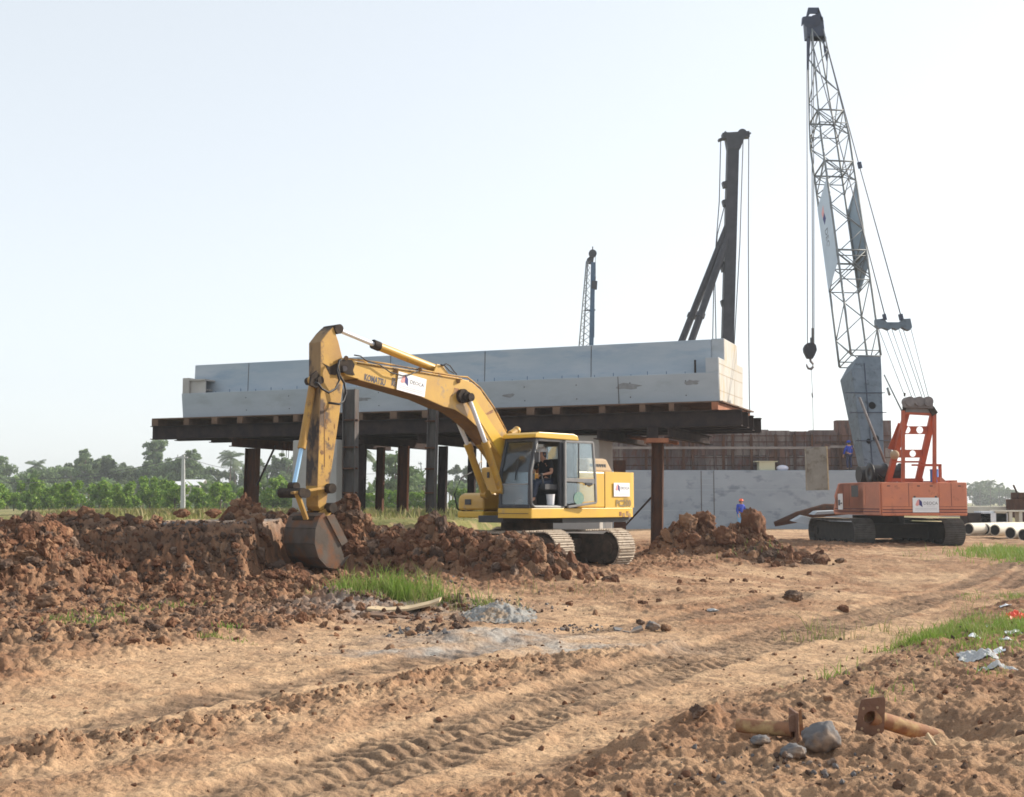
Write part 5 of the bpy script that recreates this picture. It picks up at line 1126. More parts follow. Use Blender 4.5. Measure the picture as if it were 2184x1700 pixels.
# winches, hoses between the legs
g = MB(); g.cyl(K(-1.6,.95,2.62), K(-1.6,-.15,2.62), .30, n=22); g.cyl(K(-.6,.95,2.60), K(-.6,-.1,2.60), .30, n=22); g.ring(K(-1.6,.95,2.62), KL, .36, .1, .04); g.ring(K(-1.6,-.15,2.62), KL, .36, .1, .04); g.ring(K(-1.6,.4,2.62), KL, .36, .1, .04); obj("winch_drum", g, M["rubber"], cr)
g = MB(); 
for k in range(9): 
    p0 = K(-1.9+.15*k,.8-.12*k,2.28); g.tube([p0, p0+V((.08*math.sin(k*2),0,.2+.12*math.cos(k))), p0+V((.2,0,.12))], .025, 6)
g.box(-1.2,-.9,-.2,.1,2.28,2.75,K); obj("hose_bundle", g, M["trackfr"], cr)
m = MB(); m.box(-2.5,-1.0,-1.3,-.55,2.28,2.34,K); m.box(-2.45,-2.35,-1.28,-.6,2.85,2.93,K); m.box(-2.45,-2.35,-1.28,-1.2,2.34,2.9,K); obj("guard_frame", m, M["ored"], cr)
m = MB(); m.cyl(K(-2.7,-.88,2.30), K(-2.7,-.88,2.70), .14, n=18); m.cyl(K(-2.7,-.88,2.70), K(-2.7,-.88,2.74), .15, n=18); solo("blue_drum", m, mat("blue_drum",(.07,.18,.50),None,rough=.4), "small blue drum standing on the crane deck behind the gantry", "drum")
g = MB(); g.prism([kpx(1872,42.6,z) + V((0,0,0)) for z in (2.28,)]*1 or [], (0,0,1)) if False else None
m = MB(); c = pt(1880,1015,44); m.cyl(c-V((0,.25,0)), c+V((0,.25,0)), .26, n=18); m.box(c.x-.3,c.x+.35,c.y-.2,c.y+.2,c.z-.35,c.z-.1); obj("foot_sheave", m, M["salmon"], cr)
# ---- boom
def bc(t, hf, hl):   # t along boom, offsets
    return None
foot = K(.8,-.15,2.1); tip = K(6.5,-.15,22.1)
ax = (tip-foot).normalized(); BL = (tip-foot).length; bside = KL; bfr = ax.cross(bside).normalized(); 
if bfr.dot(KF) < 0: bfr = -bfr           # front normal (towards the load)
def at_py(py):                             # distance along the boom that shows at a picture row
    lo, hi = 0, BL
    for _ in range(40):
        mid = (lo+hi)/2; p = foot+ax*mid-V((0,0,EYE)); u = p.z*CA-p.y*SA; w = p.y*CA+p.z*SA
        if 850-2640*u/w > py: lo = mid
        else: hi = mid
    return lo
def px_of(p):
    q = p-V((0,0,EYE)); return 1092+2640*q.x/(q.y*CA+q.z*SA)
prof = []                                  # (row, left px, right px)
for row, xl, xr in ((78,1722,1758),(291,1724.6,1811),(782,1790,1881)):
    prof.append((at_py(row), xl, xr))
def sect(t):
    T = [p[0] for p in prof][::-1]; xl = np.interp(t, T, [p[1] for p in prof][::-1]); xr = np.interp(t, T, [p[2] for p in prof][::-1])
    c = foot+ax*t; m_ = c.y/2649; W = (xr-xl)*m_; k = .40
    bw = W*.73; bd = bw*1.0 if True else 0; bd = max(.3, (W-bw*.96)/k*1.0); 
    xc = (xl+xr)/2; dx = (xc-px_of(c))*m_
    c = c+V((dx,0,0)); return c, bw, min(bd, 1.25)
def chord(t, i, j):
    c, bw, bd = sect(t); return c + bside*(bw/2*i) + bfr*(bd/2*j)
bo = MB(); t0 = at_py(770); t3 = at_py(70)
bb = MB()
c1, w1, d1 = sect(t0); c0 = pt(1861,1018,45.9)
corners = [(-1,-1),(1,-1),(1,1),(-1,1)]
w0, d0 = .72, .5
bot = [c0 + bside*(w0/2*i)+bfr*(d0/2*j) for i, j in corners]; 
mid_t = at_py(800); top_ = [chord(t0,i,j) for i, j in corners]; mm = [chord(mid_t,i,j)*1.0 for i, j in corners]
bb.hexa([bot[0],bot[1],bot[2],bot[3],mm[0],mm[1],mm[2],mm[3]])
q0, q1 = mm, [top_[0], top_[1].lerp(top_[0],.28), top_[2].lerp(top_[3],.28), top_[3]]
bb.hexa(q0+q1); bbo = obj("boom_base", bb, M["steelgrey"], cr, .01)
rn = -bfr
for px, py, r in ((1880-20,857+8,.14),(1853,1001-60,.10),(1893-25,935,.12),(1871,1005-85,.0),(1857,820,.0)):
    if r: 
        c = pt(px, py, 44.0); tq = ((c-c0).dot(ax)); f = max(0, min(1, tq/((mid_t)))); dd2 = d0+(d1-d0)*f
        base = c0+(mm[0]+mm[2])*.5*0 if False else None
        # project on the rear face plane
        n_ = (bot[1]-bot[0]).cross(mm[0]-bot[0]).normalized(); hit = on_plane(px, py, bot[0], n_); n_ = n_ if n_.dot(rn) > 0 else -n_
        bh = MB(); bh.cyl(hit+n_*.004, hit+n_*.012, r, n=20); obj("access_hole", bh, M["hole"], bbo)
bh = MB(); n_ = (bot[1]-bot[0]).cross(mm[0]-bot[0]).normalized(); n_ = n_ if n_.dot(rn) > 0 else -n_
for py, x0, x1 in ((880,1812,1890),(940,1825,1894),(838,1803,1887)):
    a, b = on_plane(x0, py, bot[0], n_), on_plane(x1, py, bot[0], n_); bh.beam(a+n_*.01, b+n_*.01, .02, .05, n_)
a, b = on_plane(1843,775,bot[0],n_), on_plane(1862,1010,bot[0],n_); bh.beam(a+n_*.012, b+n_*.012, .02, .04, n_); obj("stiffener", bh, M["latblack"], bbo)
bh = MB(); bh.tube([pt(1833,848,43.6), pt(1887,985,43.0)], .045); obj("angle_gauge_rod", bh, M["sheave"], bbo)
bh = MB(); bh.tube([pt(1886,800,43.5), pt(1925,880,41.8)], .03); bh.tube([pt(1893,828,43.3), pt(1897,842,43.1)], .05); obj("backstop_rod", bh, M["lattice"], cr)
# lattice
steps = int((t3-t0)/1.02); ts = [t0+(t3-t0)*k/steps for k in range(steps+1)]
for i, j in corners: bo.tube([chord(t,i,j) for t in ts], [.045 if t < at_py(290) else .035 for t in ts], 6)
lat = obj("boom_chords", bo, M["lattice"], cr)
la = MB(); faces_ = [((-1,-1),(1,-1)),((1,-1),(1,1)),((1,1),(-1,1)),((-1,1),(-1,-1))]
for k in range(steps):
    for n, (p, q) in enumerate(faces_):
        a, b = (p, q) if (k+n) % 2 else (q, p); la.tube([chord(ts[k],*a), chord(ts[k+1],*b)], .022, 5)
for row in (250,278,360,378,548,560,610,760,772):
    t = at_py(row)
    for p, q in faces_: la.tube([chord(t,*p), chord(t,*q)], .024 if row not in (250,360,548) else .04, 5)
for r0, r1 in ((250,290),(360,400),(548,600)):
    a, b = at_py(r0), at_py(r1)
    for p, q in faces_: la.tube([chord(a,*p), chord(b,*q)], .02, 5); la.tube([chord(a,*q), chord(b,*p)], .02, 5)
obj("boom_lacing", la, M["lattice"], lat)
# banner plates on the two long sides
bn = MB(); a, b = at_py(610), at_py(400)
ta, tb2 = at_py(575), at_py(430)
P4 = lambda i, pts: [chord(t, i, j)+bside*(.05*i) for t, j in pts]
bn.prism(P4(1, [(a,1),(ta,-1),(tb2-0,-1),(b,1)][:0] or [(a,1),(ta,-1),(b,-1),(tb2,1)]), bside*.01); bn1 = obj("banner_board", bn, mat("pale_blue_banner",(.50,.58,.66),(.44,.52,.6),1,.6), lat)
bn = MB(); bn.prism(P4(-1, [(a,1),(ta,-1),(b,-1),(tb2,1)]), -bside*.01); bn2 = obj("banner_board", bn, mat("dark_banner_back",(.25,.33,.41),(.30,.37,.44),1,.7), lat)
c_ = chord(at_py(455),1,-.0)+bside*.064; q = MB(); q.prism([c_+ax*.35, c_+ax*.1+bfr*.25, c_-ax*.15+bfr*.2, c_+ax*.0], bside*.003); obj("logo_half", q, M["logored"], bn1)
q = MB(); q.prism([c_+ax*.0-bfr*.0, c_-ax*.18+bfr*.2, c_-ax*.5+bfr*.1, c_-ax*.3-bfr*.1], bside*.003); obj("logo_half", q, M["logoblue"], bn1)
q = MB(); add_text(q, "DEOCA", chord(at_py(522),1,0)+bside*.064, -ax, bfr, .42); obj("lettering", q, M["letter"], bn1)
# boom head
hm = MB(); ta, tb_ = at_py(125), at_py(70); hm.hexa([chord(ta,*c)*1.0 for c in corners]+[chord(tb_,*c)*1.0 for c in corners]) if False else None
def hpz(pts, th, D, m=hm): m.prism([pt(x, y, D) for x, y in pts], (0, th, 0))
HD = tip.y-.3
hpz([(1724,16),(1746,16),(1750,28),(1728,28),(1722,40),(1720,34)], .1, HD); hpz([(1719,38),(1755,36),(1757,52),(1760,78),(1722,78),(1720,52)], .55, HD)
hpz([(1746,16),(1757,46),(1751,46),(1743,28)], .5, HD); hpz([(1722,78),(1762,78),(1763,84),(1757,76)], .5, HD); hpz([(1721,80),(1727,80),(1727,120),(1722,150)], .06, HD); hpz([(1755,80),(1759,92),(1767,122),(1764,132),(1758,110)], .06, HD); hpz([(1712,36),(1722,34),(1720,38),(1713,52),(1711,52)], .2, HD)
hd2 = obj("boom_head", hm, M["latblack"], cr)
m = MB()
for px, py in ((1738,44),(1727,47)): m = MB(); m.cyl(pt(px,py,HD-.1), pt(px,py,HD+.7), .24, n=20); obj("head_sheave", m, M["latblack"], hd2)
# bridle with pendants and luffing ropes
BDp = 43.6
m = MB(); m.prism([pt(x, y, BDp) for x, y in ((1868,681),(1885,679),(1892,687),(1920,687),(1926,680),(1942,679),(1946,698),(1940,705),(1932,703),(1924,698),(1914,704),(1904,699),(1896,704),(1884,699),(1874,701),(1869,693))], (0,.25,0))
brd = obj("bridle", m, M["steelgrey"], cr, .01)
def rope(pts, r=.022): 
    m = MB(); m.tube(pts, r, 5); obj("rope", m, M["wire"], cr)
rope([chord(at_py(84),-1,-1), pt(1829,340,47.5), pt(1922,676,BDp)]); rope([chord(at_py(110),1,-1), pt(1848,520,46), pt(1888,676,BDp)])
m = MB()
for px, py, D in ((1833,352,47.2),(1886,676,BDp),(1921,676,BDp)): m.beam(pt(px-1,py-6,D), pt(px+2,py+7,D), .14, .1)
obj("rope_socket", m, M["latblack"], brd)
for x0, x1 in ((1874,1930),(1891,1944),(1902,1952),(1917,1966),(1926,1972),(1943,1980)): rope([pt(x0,702,BDp), pt(x1,846,41.6)], .012)
# hoist ropes and hook block
TD = tip.y
for x0, x1 in ((1721,1722),(1731,1733),(1735,1736)): rope([pt(x0,58,TD-.2), pt(x1,735 if x1 > 1725 else 740,TD)], .020)
hb = thing("hook_block", "dark hook block hanging from the crane boom on steel ropes", "hook block", pt(1729,790,TD))
m = MB(); m.prism([pt(x, y, TD) for x, y in ((1719,734),(1724,731),(1736,730),(1741,736),(1743,746),(1738,758),(1734,765),(1723,764),(1716,750),(1715,742))], (0,.3,0)); obj("sheave_case", m, M["leader"], hb, .03)
m = MB(); m.cyl(pt(1733,732,TD+.15), pt(1733,700,TD+.15), .05, n=8); m.cyl(pt(1729,732,TD+.15), pt(1729,720,TD+.15), .03, n=8); obj("rope_socket", m, M["lattice"], hb)
m = MB(); pts = [(1728,764),(1729,771),(1734,776),(1734,783),(1730,787),(1724,786),(1721,781),(1720,776)]; m.tube([pt(x,y,TD+.15) for x, y in pts], [.05,.05,.055,.06,.06,.05,.04,.015], 10); obj("hook", m, M["sheave"], hb)
m = MB(); m.tube([pt(1730,787,TD+.15), pt(1733,840,TD), pt(1735,953,TD-.3)], .012, 5); m.tube([pt(1732,838,TD+.0), pt(1733,848,TD)], .03); m.tube([pt(1735,953,TD-.3), pt(1727,956,TD-.3)], .01,5); solo("sling_rope", m, M["wire"], "thin sling rope hanging below the crane hook to the grey panel", "rope")
m = MB(); m.prism([pt(x, y, TD-.3) for x, y in ((1719,955),(1762,953),(1766,1045),(1722,1046))], (-.02,.18,0)); pn = solo("formwork_panel", m, mat("weathered_panel",(.30,.28,.24),(.24,.22,.19),2.5,.85,bump=.15,c3=(.17,.14,.11),s3=2,t3=.58), "weathered grey brown panel hanging upright in front of the concrete footing", "panel"); ORG[pn] = V(pn.location)
m = MB(); m.prism([pt(x, y, TD-.31) for x, y in ((1762.3,952),(1765,952),(1769,1045),(1766.3,1045))], (-.02,.22,0)); obj("lit_panel_edge", m, M["paletimber"], pn)  # pale strip paints sunlight on the panel's right edge
# ================================================================== PRECAST PILES AND SLABS AT RIGHT
pdv = V((.80,.60,0)).normalized()
lbs = ("hollow concrete pile nearest the crane track at the right","hollow concrete pile, second from the crane track","hollow concrete pile, third from the crane track","hollow concrete pile lying lowest near the grass","hollow concrete pile at the right edge of the photo")
for i, (px, py, D) in enumerate(((2066,1128,51),(2101,1129,51.5),(2122,1131,51.2),(2155,1137,48.5),(2183,1141,48.0))):
    c = pt(px, py, D); m = MB(); m.cyl(c, c+pdv*11, .24, n=24); o = solo("concrete_pile", m, M["pilecream"], lbs[i], "concrete pile", "hollow precast piles lying at the right", org=tuple(c)); ORG[o] = c
    m = MB(); m.cyl(c-pdv*.004, c-pdv*.012, .20, n=24); obj("hollow_end", m, M["hole"], o)
m = MB(); a = pt(2010,1096,58); m.box(a.x,a.x+40,58,58.6,a.z-.15,a.z+.35); solo("precast_beam", m, M["pilecream"], "long cream precast beam lying behind the hollow piles", "concrete beam", bevel=.02)
m = MB(); a = pt(2064,1100,56); m.box(a.x,a.x+1.05,56,57,a.z-.4,a.z+.12); solo("dark_crate", m, M["darksteel"], "dark block standing between the crane and the cream slabs", "crate", bevel=.02)
m = MB(); a = pt(2092,1100,56); m.box(a.x,a.x+1.2,56,57,a.z-.3,a.z+.12); m.box(a.x+.05,a.x+1.1,56.1,57,a.z+.125,a.z+.2); solo("slab_stack", m, M["white"], "small stack of white slabs behind the hollow piles", "slab stack", bevel=.01)
m = MB(); a = pt(2124,1104,56)
m.box(a.x,a.x+.5,56,56.5,a.z-.2,a.z+.25); m.box(a.x+.6,a.x+.75,56,56.5,a.z-.2,a.z+.25); m.box(a.x+1.05,a.x+1.2,56,56.5,a.z-.2,a.z+.25); m.box(a.x-.05,a.x+1.4,55.95,56.55,a.z+.252,a.z+.33); solo("concrete_portal", m, M["pilecream"], "pale precast frame with two dark openings at the right", "concrete frame", bevel=.01)
m = MB(); a = pt(2164,1090,57); m.box(a.x,a.x+2.2,57,58,a.z-.3,a.z+.55); m.box(a.x+.2,a.x+1.6,57.1,57.9,a.z+.55,a.z+.85); m.tube([V((a.x+.25,57.3,a.z+.85)), V((a.x+.1,57.3,a.z+1.2))], .05); m.cyl(V((a.x+.4,56.95,a.z-.3)), V((a.x+.4,57.3,a.z-.3)), .3, n=16); solo("generator_set", m, M["rust"], "dark brown machine standing at the right edge of the photo", "machine", bevel=.03)
# ================================================================== VEGETATION
LF = dict(
 bush = leafmat("fruit_bush_leaf", (.08,.18,.018), (.17,.31,.03), (.30,.38,.07), 1.6),
 tree = leafmat("broadleaf_crown", (.15,.215,.10), (.20,.28,.115), (.10,.15,.08), .45),
 tree2 = leafmat("light_broadleaf_crown", (.08,.12,.045), (.11,.15,.06), (.05,.08,.04), .35),
 palm = leafmat("palm_frond", (.11,.155,.09), (.14,.19,.10), (.16,.19,.11), .5),
 banana = leafmat("banana_leaf", (.085,.15,.05), (.13,.21,.07), (.22,.28,.13), .6),
 grass = leafmat("fresh_grass", (.14,.24,.04), (.20,.30,.05), (.26,.28,.09), 1.2),
 dry = leafmat("dry_meadow_grass", (.20,.22,.07), (.27,.26,.10), (.33,.26,.14), .5))
def leaves(r, centers, radii, n, ls, droop=0.):
    k = r.integers(0, len(centers), n); d = r.normal(size=(n,3)); d /= np.linalg.norm(d, axis=1)[:,None]
    rad = r.random(n)**.4; p = centers[k] + d*radii[k]*rad[:,None]
    u = d*.5 + r.normal(size=(n,3)); u[:,2] -= droop; u /= np.linalg.norm(u, axis=1)[:,None]
    w = np.cross(u, r.normal(size=(n,3))); w /= np.linalg.norm(w, axis=1)[:,None]; s = ls*(.6+.8*r.random(n))[:,None]
    return np.stack([p-u*s*.5, p+w*s*.28, p+u*s*.5, p-w*s*.28], 1).reshape(-1,3)
def leafobj(name, vs, m, parent, kids=None):
    n = len(vs)//4; me = npmesh(name, vs, np.arange(n*4).reshape(n,4), m, False); o = bpy.data.objects.new(name, me); COL.objects.link(o); o.parent = parent; return o
def trunkobj(mb, parent, m=None): ORG[parent] = V((0,0,0)); return obj("trunk", mb, m or M["bark"], parent)
def mk_bush(seed):
    r = np.random.default_rng(seed); t = thing("fruit_bush", "x", "bush"); H = r.uniform(3.0, 3.8); W = r.uniform(1.6, 2.1)
    nb = 16; c = np.stack([r.normal(0, W*.42, nb), r.normal(0, W*.42, nb), r.uniform(.5, H-.5, nb)], 1); c[:,:2] *= (1.25-.55*c[:,2:]/H); R = np.stack([r.uniform(.35,.65,nb)]*2+[r.uniform(.35,.65,nb)], 1)
    leafobj("crown", leaves(r, c, R, 2600, .34), LF["bush"], t); q = MB(); q.tube([(0,0,-.2),(.05,0,.8),(.1,.1,1.8)], [.09,.07,.03], 6)
    for k in range(6): q.tube([(.05,0,.6+.1*k), tuple(c[k])], [.04,.015], 5)
    trunkobj(q, t); return t
def mk_tree(seed, kind):
    r = np.random.default_rng(seed); t = thing("broadleaf_tree", "x", "tree"); H = r.uniform(9, 12.5); W = r.uniform(3.0, 4.6)
    if kind == 1: W *= .62; H *= 1.12
    nb = 38; a = r.uniform(0, 6.28, nb); rr = W*r.random(nb)**.6; zz = r.uniform(H*.34, H*.9, nb); sh = np.sqrt(np.clip(1-((zz/H-.6)/.45)**2, .1, 1))
    c = np.stack([np.cos(a)*rr*sh, np.sin(a)*rr*sh, zz], 1); R = np.stack([r.uniform(.5,1.45,nb)]*2+[r.uniform(.4,1.1,nb)], 1)*(.75 if kind == 1 else 1)
    leafobj("crown", leaves(r, c, R, 5200, .5), LF["tree" if kind != 2 else "tree2"], t)
    q = MB(); q.tube([(0,0,-.3),(.1,.05,H*.25),(-.1,.1,H*.5),(.05,0,H*.78)], [.28,.22,.15,.05], 7)
    for k in range(9): z0 = H*(.25+.05*k); q.tube([(0,.05,z0), tuple(c[k]*.6+np.array([0,0,z0])*.4), tuple(c[k])], [.11,.07,.02], 5)
    trunkobj(q, t); return t
def frond(r, L, base, az, el, droop, w, nl=22):
    vs = []; p = np.array(base, float); prev = p.copy(); pts = []
    for k in range(nl):
        e = el - droop*(k/nl)**1.3*2.2; d = np.array([math.cos(az)*math.cos(e), math.sin(az)*math.cos(e), math.sin(e)]); p = p+d*L/nl; pts.append((p.copy(), d))
    for k, (p, d) in enumerate(pts):
        s = np.array([-math.sin(az), math.cos(az), 0]); ll = w*math.sin(math.pi*min(1,(k+2)/nl*.95))*1.1+.05
        for sg in (-1,1):
            tpt = p + s*sg*ll*.8 + d*ll*.5 + np.array([0,0,-ll*.55]); vs += [p-d*L/nl*.3, p+d*L/nl*.3, tpt+d*.03, tpt-d*.03]
        vs += [p-d*L/nl, p-d*L/nl+s*.03, p+s*.03, p]
    return vs
def mk_palm(seed, H=10):
    r = np.random.default_rng(seed); t = thing("coconut_palm", "x", "palm tree"); bx_, by_ = r.uniform(-1,1,2); vs = []
    n = 22
    for k in range(n): vs += frond(r, r.uniform(2.6,3.4), (bx_,by_,H), k*2.399+r.uniform(-.2,.2), r.uniform(-.3,1.2), r.uniform(.5,.9), 1.0)
    leafobj("crown", np.array(vs), LF["palm"], t); q = MB(); q.tube([(0,0,-.3),(bx_*.3,by_*.3,H*.4),(bx_,by_,H)], [.2,.15,.11], 7); trunkobj(q, t); return t
def mk_banana(seed):
    r = np.random.default_rng(seed); t = thing("banana_plant", "x", "banana plant"); vs = []; q = MB()
    for s in range(4):
        x, y = r.uniform(-1.3,1.3,2) if s else (0,0); h = r.uniform(1.8,2.8); q.tube([(x,y,-.3),(x,y,h)], [.13,.09], 6)
        for k in range(8):
            az = k*2.399+r.uniform(-.3,.3); el = r.uniform(.4,1.35); L = r.uniform(1.6,2.3); p = np.array([x,y,h]); s_ = np.array([-math.sin(az), math.cos(az), 0]); m = 6; prev = p; pw_ = .05
            for j in range(1, m+1):
                e = el-.35*(j/m)*2.2; d = np.array([math.cos(az)*math.cos(e), math.sin(az)*math.cos(e), math.sin(e)]); nx = prev+d*L/m; w = .32*math.sin(math.pi*min(.97,j/m*.9+.08))
                vs += [prev-s_*pw_, prev+s_*pw_, nx+s_*w, nx-s_*w]; prev, pw_ = nx, w
    leafobj("crown", np.array(vs), LF["banana"], t); trunkobj(q, t, mat("banana_stem",(.16,.17,.08),(.12,.10,.05),3,.8)); return t
def row(protos, spots, label, group, z=None):
    """spots: (px, D, scale); label(i, n) gives each its own words"""
    rr = random.Random(len(spots)); used = set()
    spots = sorted(spots)
    for i, (px, D, s) in enumerate(spots):
        k = rr.randrange(len(protos)); p = protos[k]
        zz = z if z is not None else gz(xat(px, D), D)
        if k in used: o = dup(p, (xat(px, D), D, zz-.1), rr.uniform(0, 6.28), s)
        else: used.add(k); o = p; o.location = (xat(px, D), D, zz-.1); o.rotation_euler = (0,0,rr.uniform(0,6.28)); o.scale = (s,s,s)
        o["label"] = label(i, len(spots), px); o["group"] = group
    for k, p in enumerate(protos):
        if k not in used:
            for ch in list(p.children): bpy.data.objects.remove(ch)
            bpy.data.objects.remove(p)
ORD = "first second third fourth fifth sixth seventh eighth ninth tenth eleventh twelfth thirteenth fourteenth fifteenth sixteenth seventeenth eighteenth nineteenth twentieth twenty-first twenty-second twenty-third twenty-fourth twenty-fifth twenty-sixth twenty-seventh twenty-eighth twenty-ninth thirtieth thirty-first thirty-second thirty-third thirty-fourth thirty-fifth thirty-sixth thirty-seventh thirty-eighth thirty-ninth fortieth forty-first forty-second".split()
rr = random.Random(4)
bs = [(x+rr.uniform(-8,8), rr.uniform(126,138), rr.uniform(.82,1.12)) for x in (-50,0,58,108,155,205,262,318,368,420,470,512,575,606,640,700,745)] + [(x, 140, rr.uniform(.7,.9)) for x in (30,130,235,345,445,560)]
row([mk_bush(s) for s in (1,2,3,4,5)], bs, lambda i, n, px: f"glossy green fruit bush behind the grassy bank, {ORD[i]} from the left", "fruit bushes in a row on the left")
bs = [(x, 118, rr.uniform(.55,.75)) for x in (795,835,890,925,975,1020)]
row([mk_bush(s) for s in (6,7)], bs, lambda i, n, px: f"low green bush seen between the falsework piles, {ORD[i]} from the left", "low bushes behind the piles")
bn_ = [(x+rr.uniform(-12,12), rr.uniform(160,182), rr.uniform(.9,1.3)) for x in (15,75,130,180,235,300,345,440,455,480,510,560,575,590,607,620,700,770,790,830,890,925,965,985,1020,1040)]
row([mk_banana(s) for s in (1,2,3,4)], bn_, lambda i, n, px: f"banana plant with broad upright leaves beyond the bushes, {ORD[i]} from the left", "banana plants beyond the bushes")
tr_ = [(-30,250,1.05),(22,262,.80),(62,255,.86),(92,258,1.0),(125,262,.85),(150,270,.9),(180,255,1.0),(205,258,.95),(232,262,.85),(258,255,.85),(285,265,.92),(310,250,.8),(378,252,1.0),(402,250,.98),(355,262,.8),(440,258,.82),(465,262,.75),(580,255,1.0),(605,255,1.02),(628,260,.9),(700,262,.8),(905,262,.85),(985,255,.8),(1010,262,.9),(1045,255,.8),(5,280,.95),(75,285,.9),(140,285,.95),(168,280,.8),(218,285,1.0),(246,290,.95),(272,282,.8),(298,285,.85),(342,285,.75),(425,280,.9),(500,285,.85),(530,280,.9),(555,285,.95)]
row([mk_tree(s, s % 3) for s in (1,2,3,4,5,6)], tr_, lambda i, n, px: f"hazy broadleaf tree on the left skyline, {ORD[i]} from the left", "hazy broadleaf trees on the skyline", .4)
row([mk_tree(31, 1)], [(329,262,1.18)], lambda i, n, px: "slender tall tree with a narrow crown just left of the utility pole", "hazy broadleaf trees on the skyline", .4)
row([mk_tree(33, 0)], [(842,150,.72)], lambda i, n, px: "dark open tree seen between two piles behind the boom", "hazy broadleaf trees on the skyline", .6)
row([mk_palm(1, 9.5), mk_palm(2, 9.0), mk_palm(3, 10.0)], [(488,268,1.1),(505,275,.92),(776,165,.9),(72,280,.95),(268,285,.95)], lambda i, n, px: f"coconut palm standing above the trees on the left skyline, {ORD[i]} from the left", "coconut palms on the skyline", .4)
rt_ = [(2062,420,.62),(2082,430,.72),(2095,420,.78),(2108,425,.78),(2120,430,.72),(2133,440,.66),(2145,425,.6),(2156,425,.52),(2168,430,.48),(2180,430,.42),(2192,430,.42),(2205,440,.5),(2030,430,.7)]
row([mk_tree(s, 0) for s in (11,12,13)], rt_, lambda i, n, px: f"far bluish tree beyond the crane at the right, {ORD[i]} from the left", "far trees right of the crane", .2)
row([mk_palm(5, 11.5), mk_palm(6, 10.5)], [(2074,400,.62),(2090,400,.72),(2112,405,.70),(2131,400,.66),(2150,400,.5),(2170,400,.42)], lambda i, n, px: f"far bluish coconut palm beyond the crane at the right, {ORD[i]} from the left", "far palms right of the crane", .2)
# shrubs hiding the foot of the far trees
def hedge(name, px0, px1, D, h, n, m, label, ls=.6):
    r = np.random.default_rng(int(px0+D)); x0, x1 = xat(px0, D), xat(px1, D); nb = int(abs(x1-x0)/2.2)+2
    c = np.stack([r.uniform(x0, x1, nb), r.uniform(D-3, D+3, nb), r.uniform(.6, h, nb)], 1); R = np.stack([r.uniform(1.2,2.4,nb)]*2+[r.uniform(.7,1.5,nb)], 1)
    vs = leaves(r, c, R, n, ls); me = npmesh(name, vs, np.arange(n*4).reshape(n,4), m, False); o = bpy.data.objects.new(name, me); COL.objects.link(o); o["kind"] = "stuff"; o["label"] = label
hedge("undergrowth", -200, 1100, 235, 5.2, 44000, LF["tree"], "hazy undergrowth under the far trees on the left", .7)
hedge("undergrowth", 2000, 2350, 415, 5.0, 12000, LF["tree2"], "far hazy greenery at the foot of the trees on the right", 1.0)
hedge("undergrowth", -150, 1080, 190, 1.6, 16000, LF["banana"], "low green undergrowth among the banana plants", .5)
# ---- grass
def grass(name, n, fn, h0, h1, w, m, label, seed):
    r = np.random.default_rng(seed); x, y = fn(r, n); ct = max(1, len(x)//28); ci = r.integers(0, len(x), ct)[r.integers(0, ct, len(x))]; kt = .82; x, y = x*(1-kt)+x[ci]*kt, y*(1-kt)+y[ci]*kt; hs0 = (.45+.85*r.random(len(x)))[ci]; z = gzv(x, y)-.01; h = (h0+(h1-h0)*r.random(len(x))**1.5)*hs0; a = r.uniform(0, 6.28, len(x)); b = r.normal(0, .35, (len(x),2))
    dx, dy = np.cos(a)*w/2, np.sin(a)*w/2; bx_, by_ = b[:,0]*h, b[:,1]*h
    v = np.stack([np.stack([x-dx,y-dy,z],1), np.stack([x+dx,y+dy,z],1), np.stack([x+dx*.8+bx_*.35,y+dy*.8+by_*.35,z+h*.6],1), np.stack([x-dx*.8+bx_*.35,y-dy*.8+by_*.35,z+h*.6],1), np.stack([x+bx_,y+by_,z+h],1)], 1).reshape(-1,3)
    k = np.arange(len(x))*5; f = np.concatenate([np.stack([k,k+1,k+2],1), np.stack([k,k+2,k+3],1), np.stack([k+3,k+2,k+4],1)])
    me = npmesh(name, v, f, m, False); o = bpy.data.objects.new(name, me); COL.objects.link(o); o["kind"] = "stuff"; o["label"] = label
def blob(spots):
    def f(r, n):
        X, Y = [], []; tot = sum(s[4] for s in spots)
        for px, D, sx, sy, wt in spots:
            k = int(n*wt/tot); X.append(r.normal(xat(px, D), sx, k)); Y.append(r.normal(D, sy, k))
        return np.concatenate(X), np.concatenate(Y)
    return f
grass("long_grass", 2300, blob([(745,19.0,.28,.3,2),(790,19.2,.4,.3,3),(840,19.0,.35,.25,2),(880,18.6,.4,.2,2),(930,18.2,.3,.15,1.2),(1130,17.6,.6,.15,.3)]), 0.05, .42, .013, LF["grass"], "bright green tufts of long grass beside the bucket", 1)
grass("dry_stems", 1100, blob([(745,19.0,.3,.3,2),(830,19.0,.5,.3,3),(920,18.5,.4,.2,2),(2100,13.9,.6,.4,2),(1990,13.4,.4,.15,1),(2170,35,1,1.2,1)]), .05, .30, .010, LF["dry"], "dry straw coloured stems mixed into the green grass tufts", 7)
grass("verge_grass", 8500, blob([(1940,13.2,.24,.09,2),(2000,13.5,.30,.10,2),(2100,13.9,.40,.3,3),(2175,14.3,.5,.5,4),(2085,12.1,.3,.06,1),(2100,11.6,.25,.06,.8),(2165,21.5,.45,.5,1.3),(2030,16.5,.3,.08,.4),(1955,11.6,.08,.06,.2),(1650,9.6,.15,.04,.2),(1830,8.4,.05,.05,.12),(2080,9.5,.1,.08,.1)]), .02, .13, .009, LF["grass"], "short green grass patches along the right verge", 2)
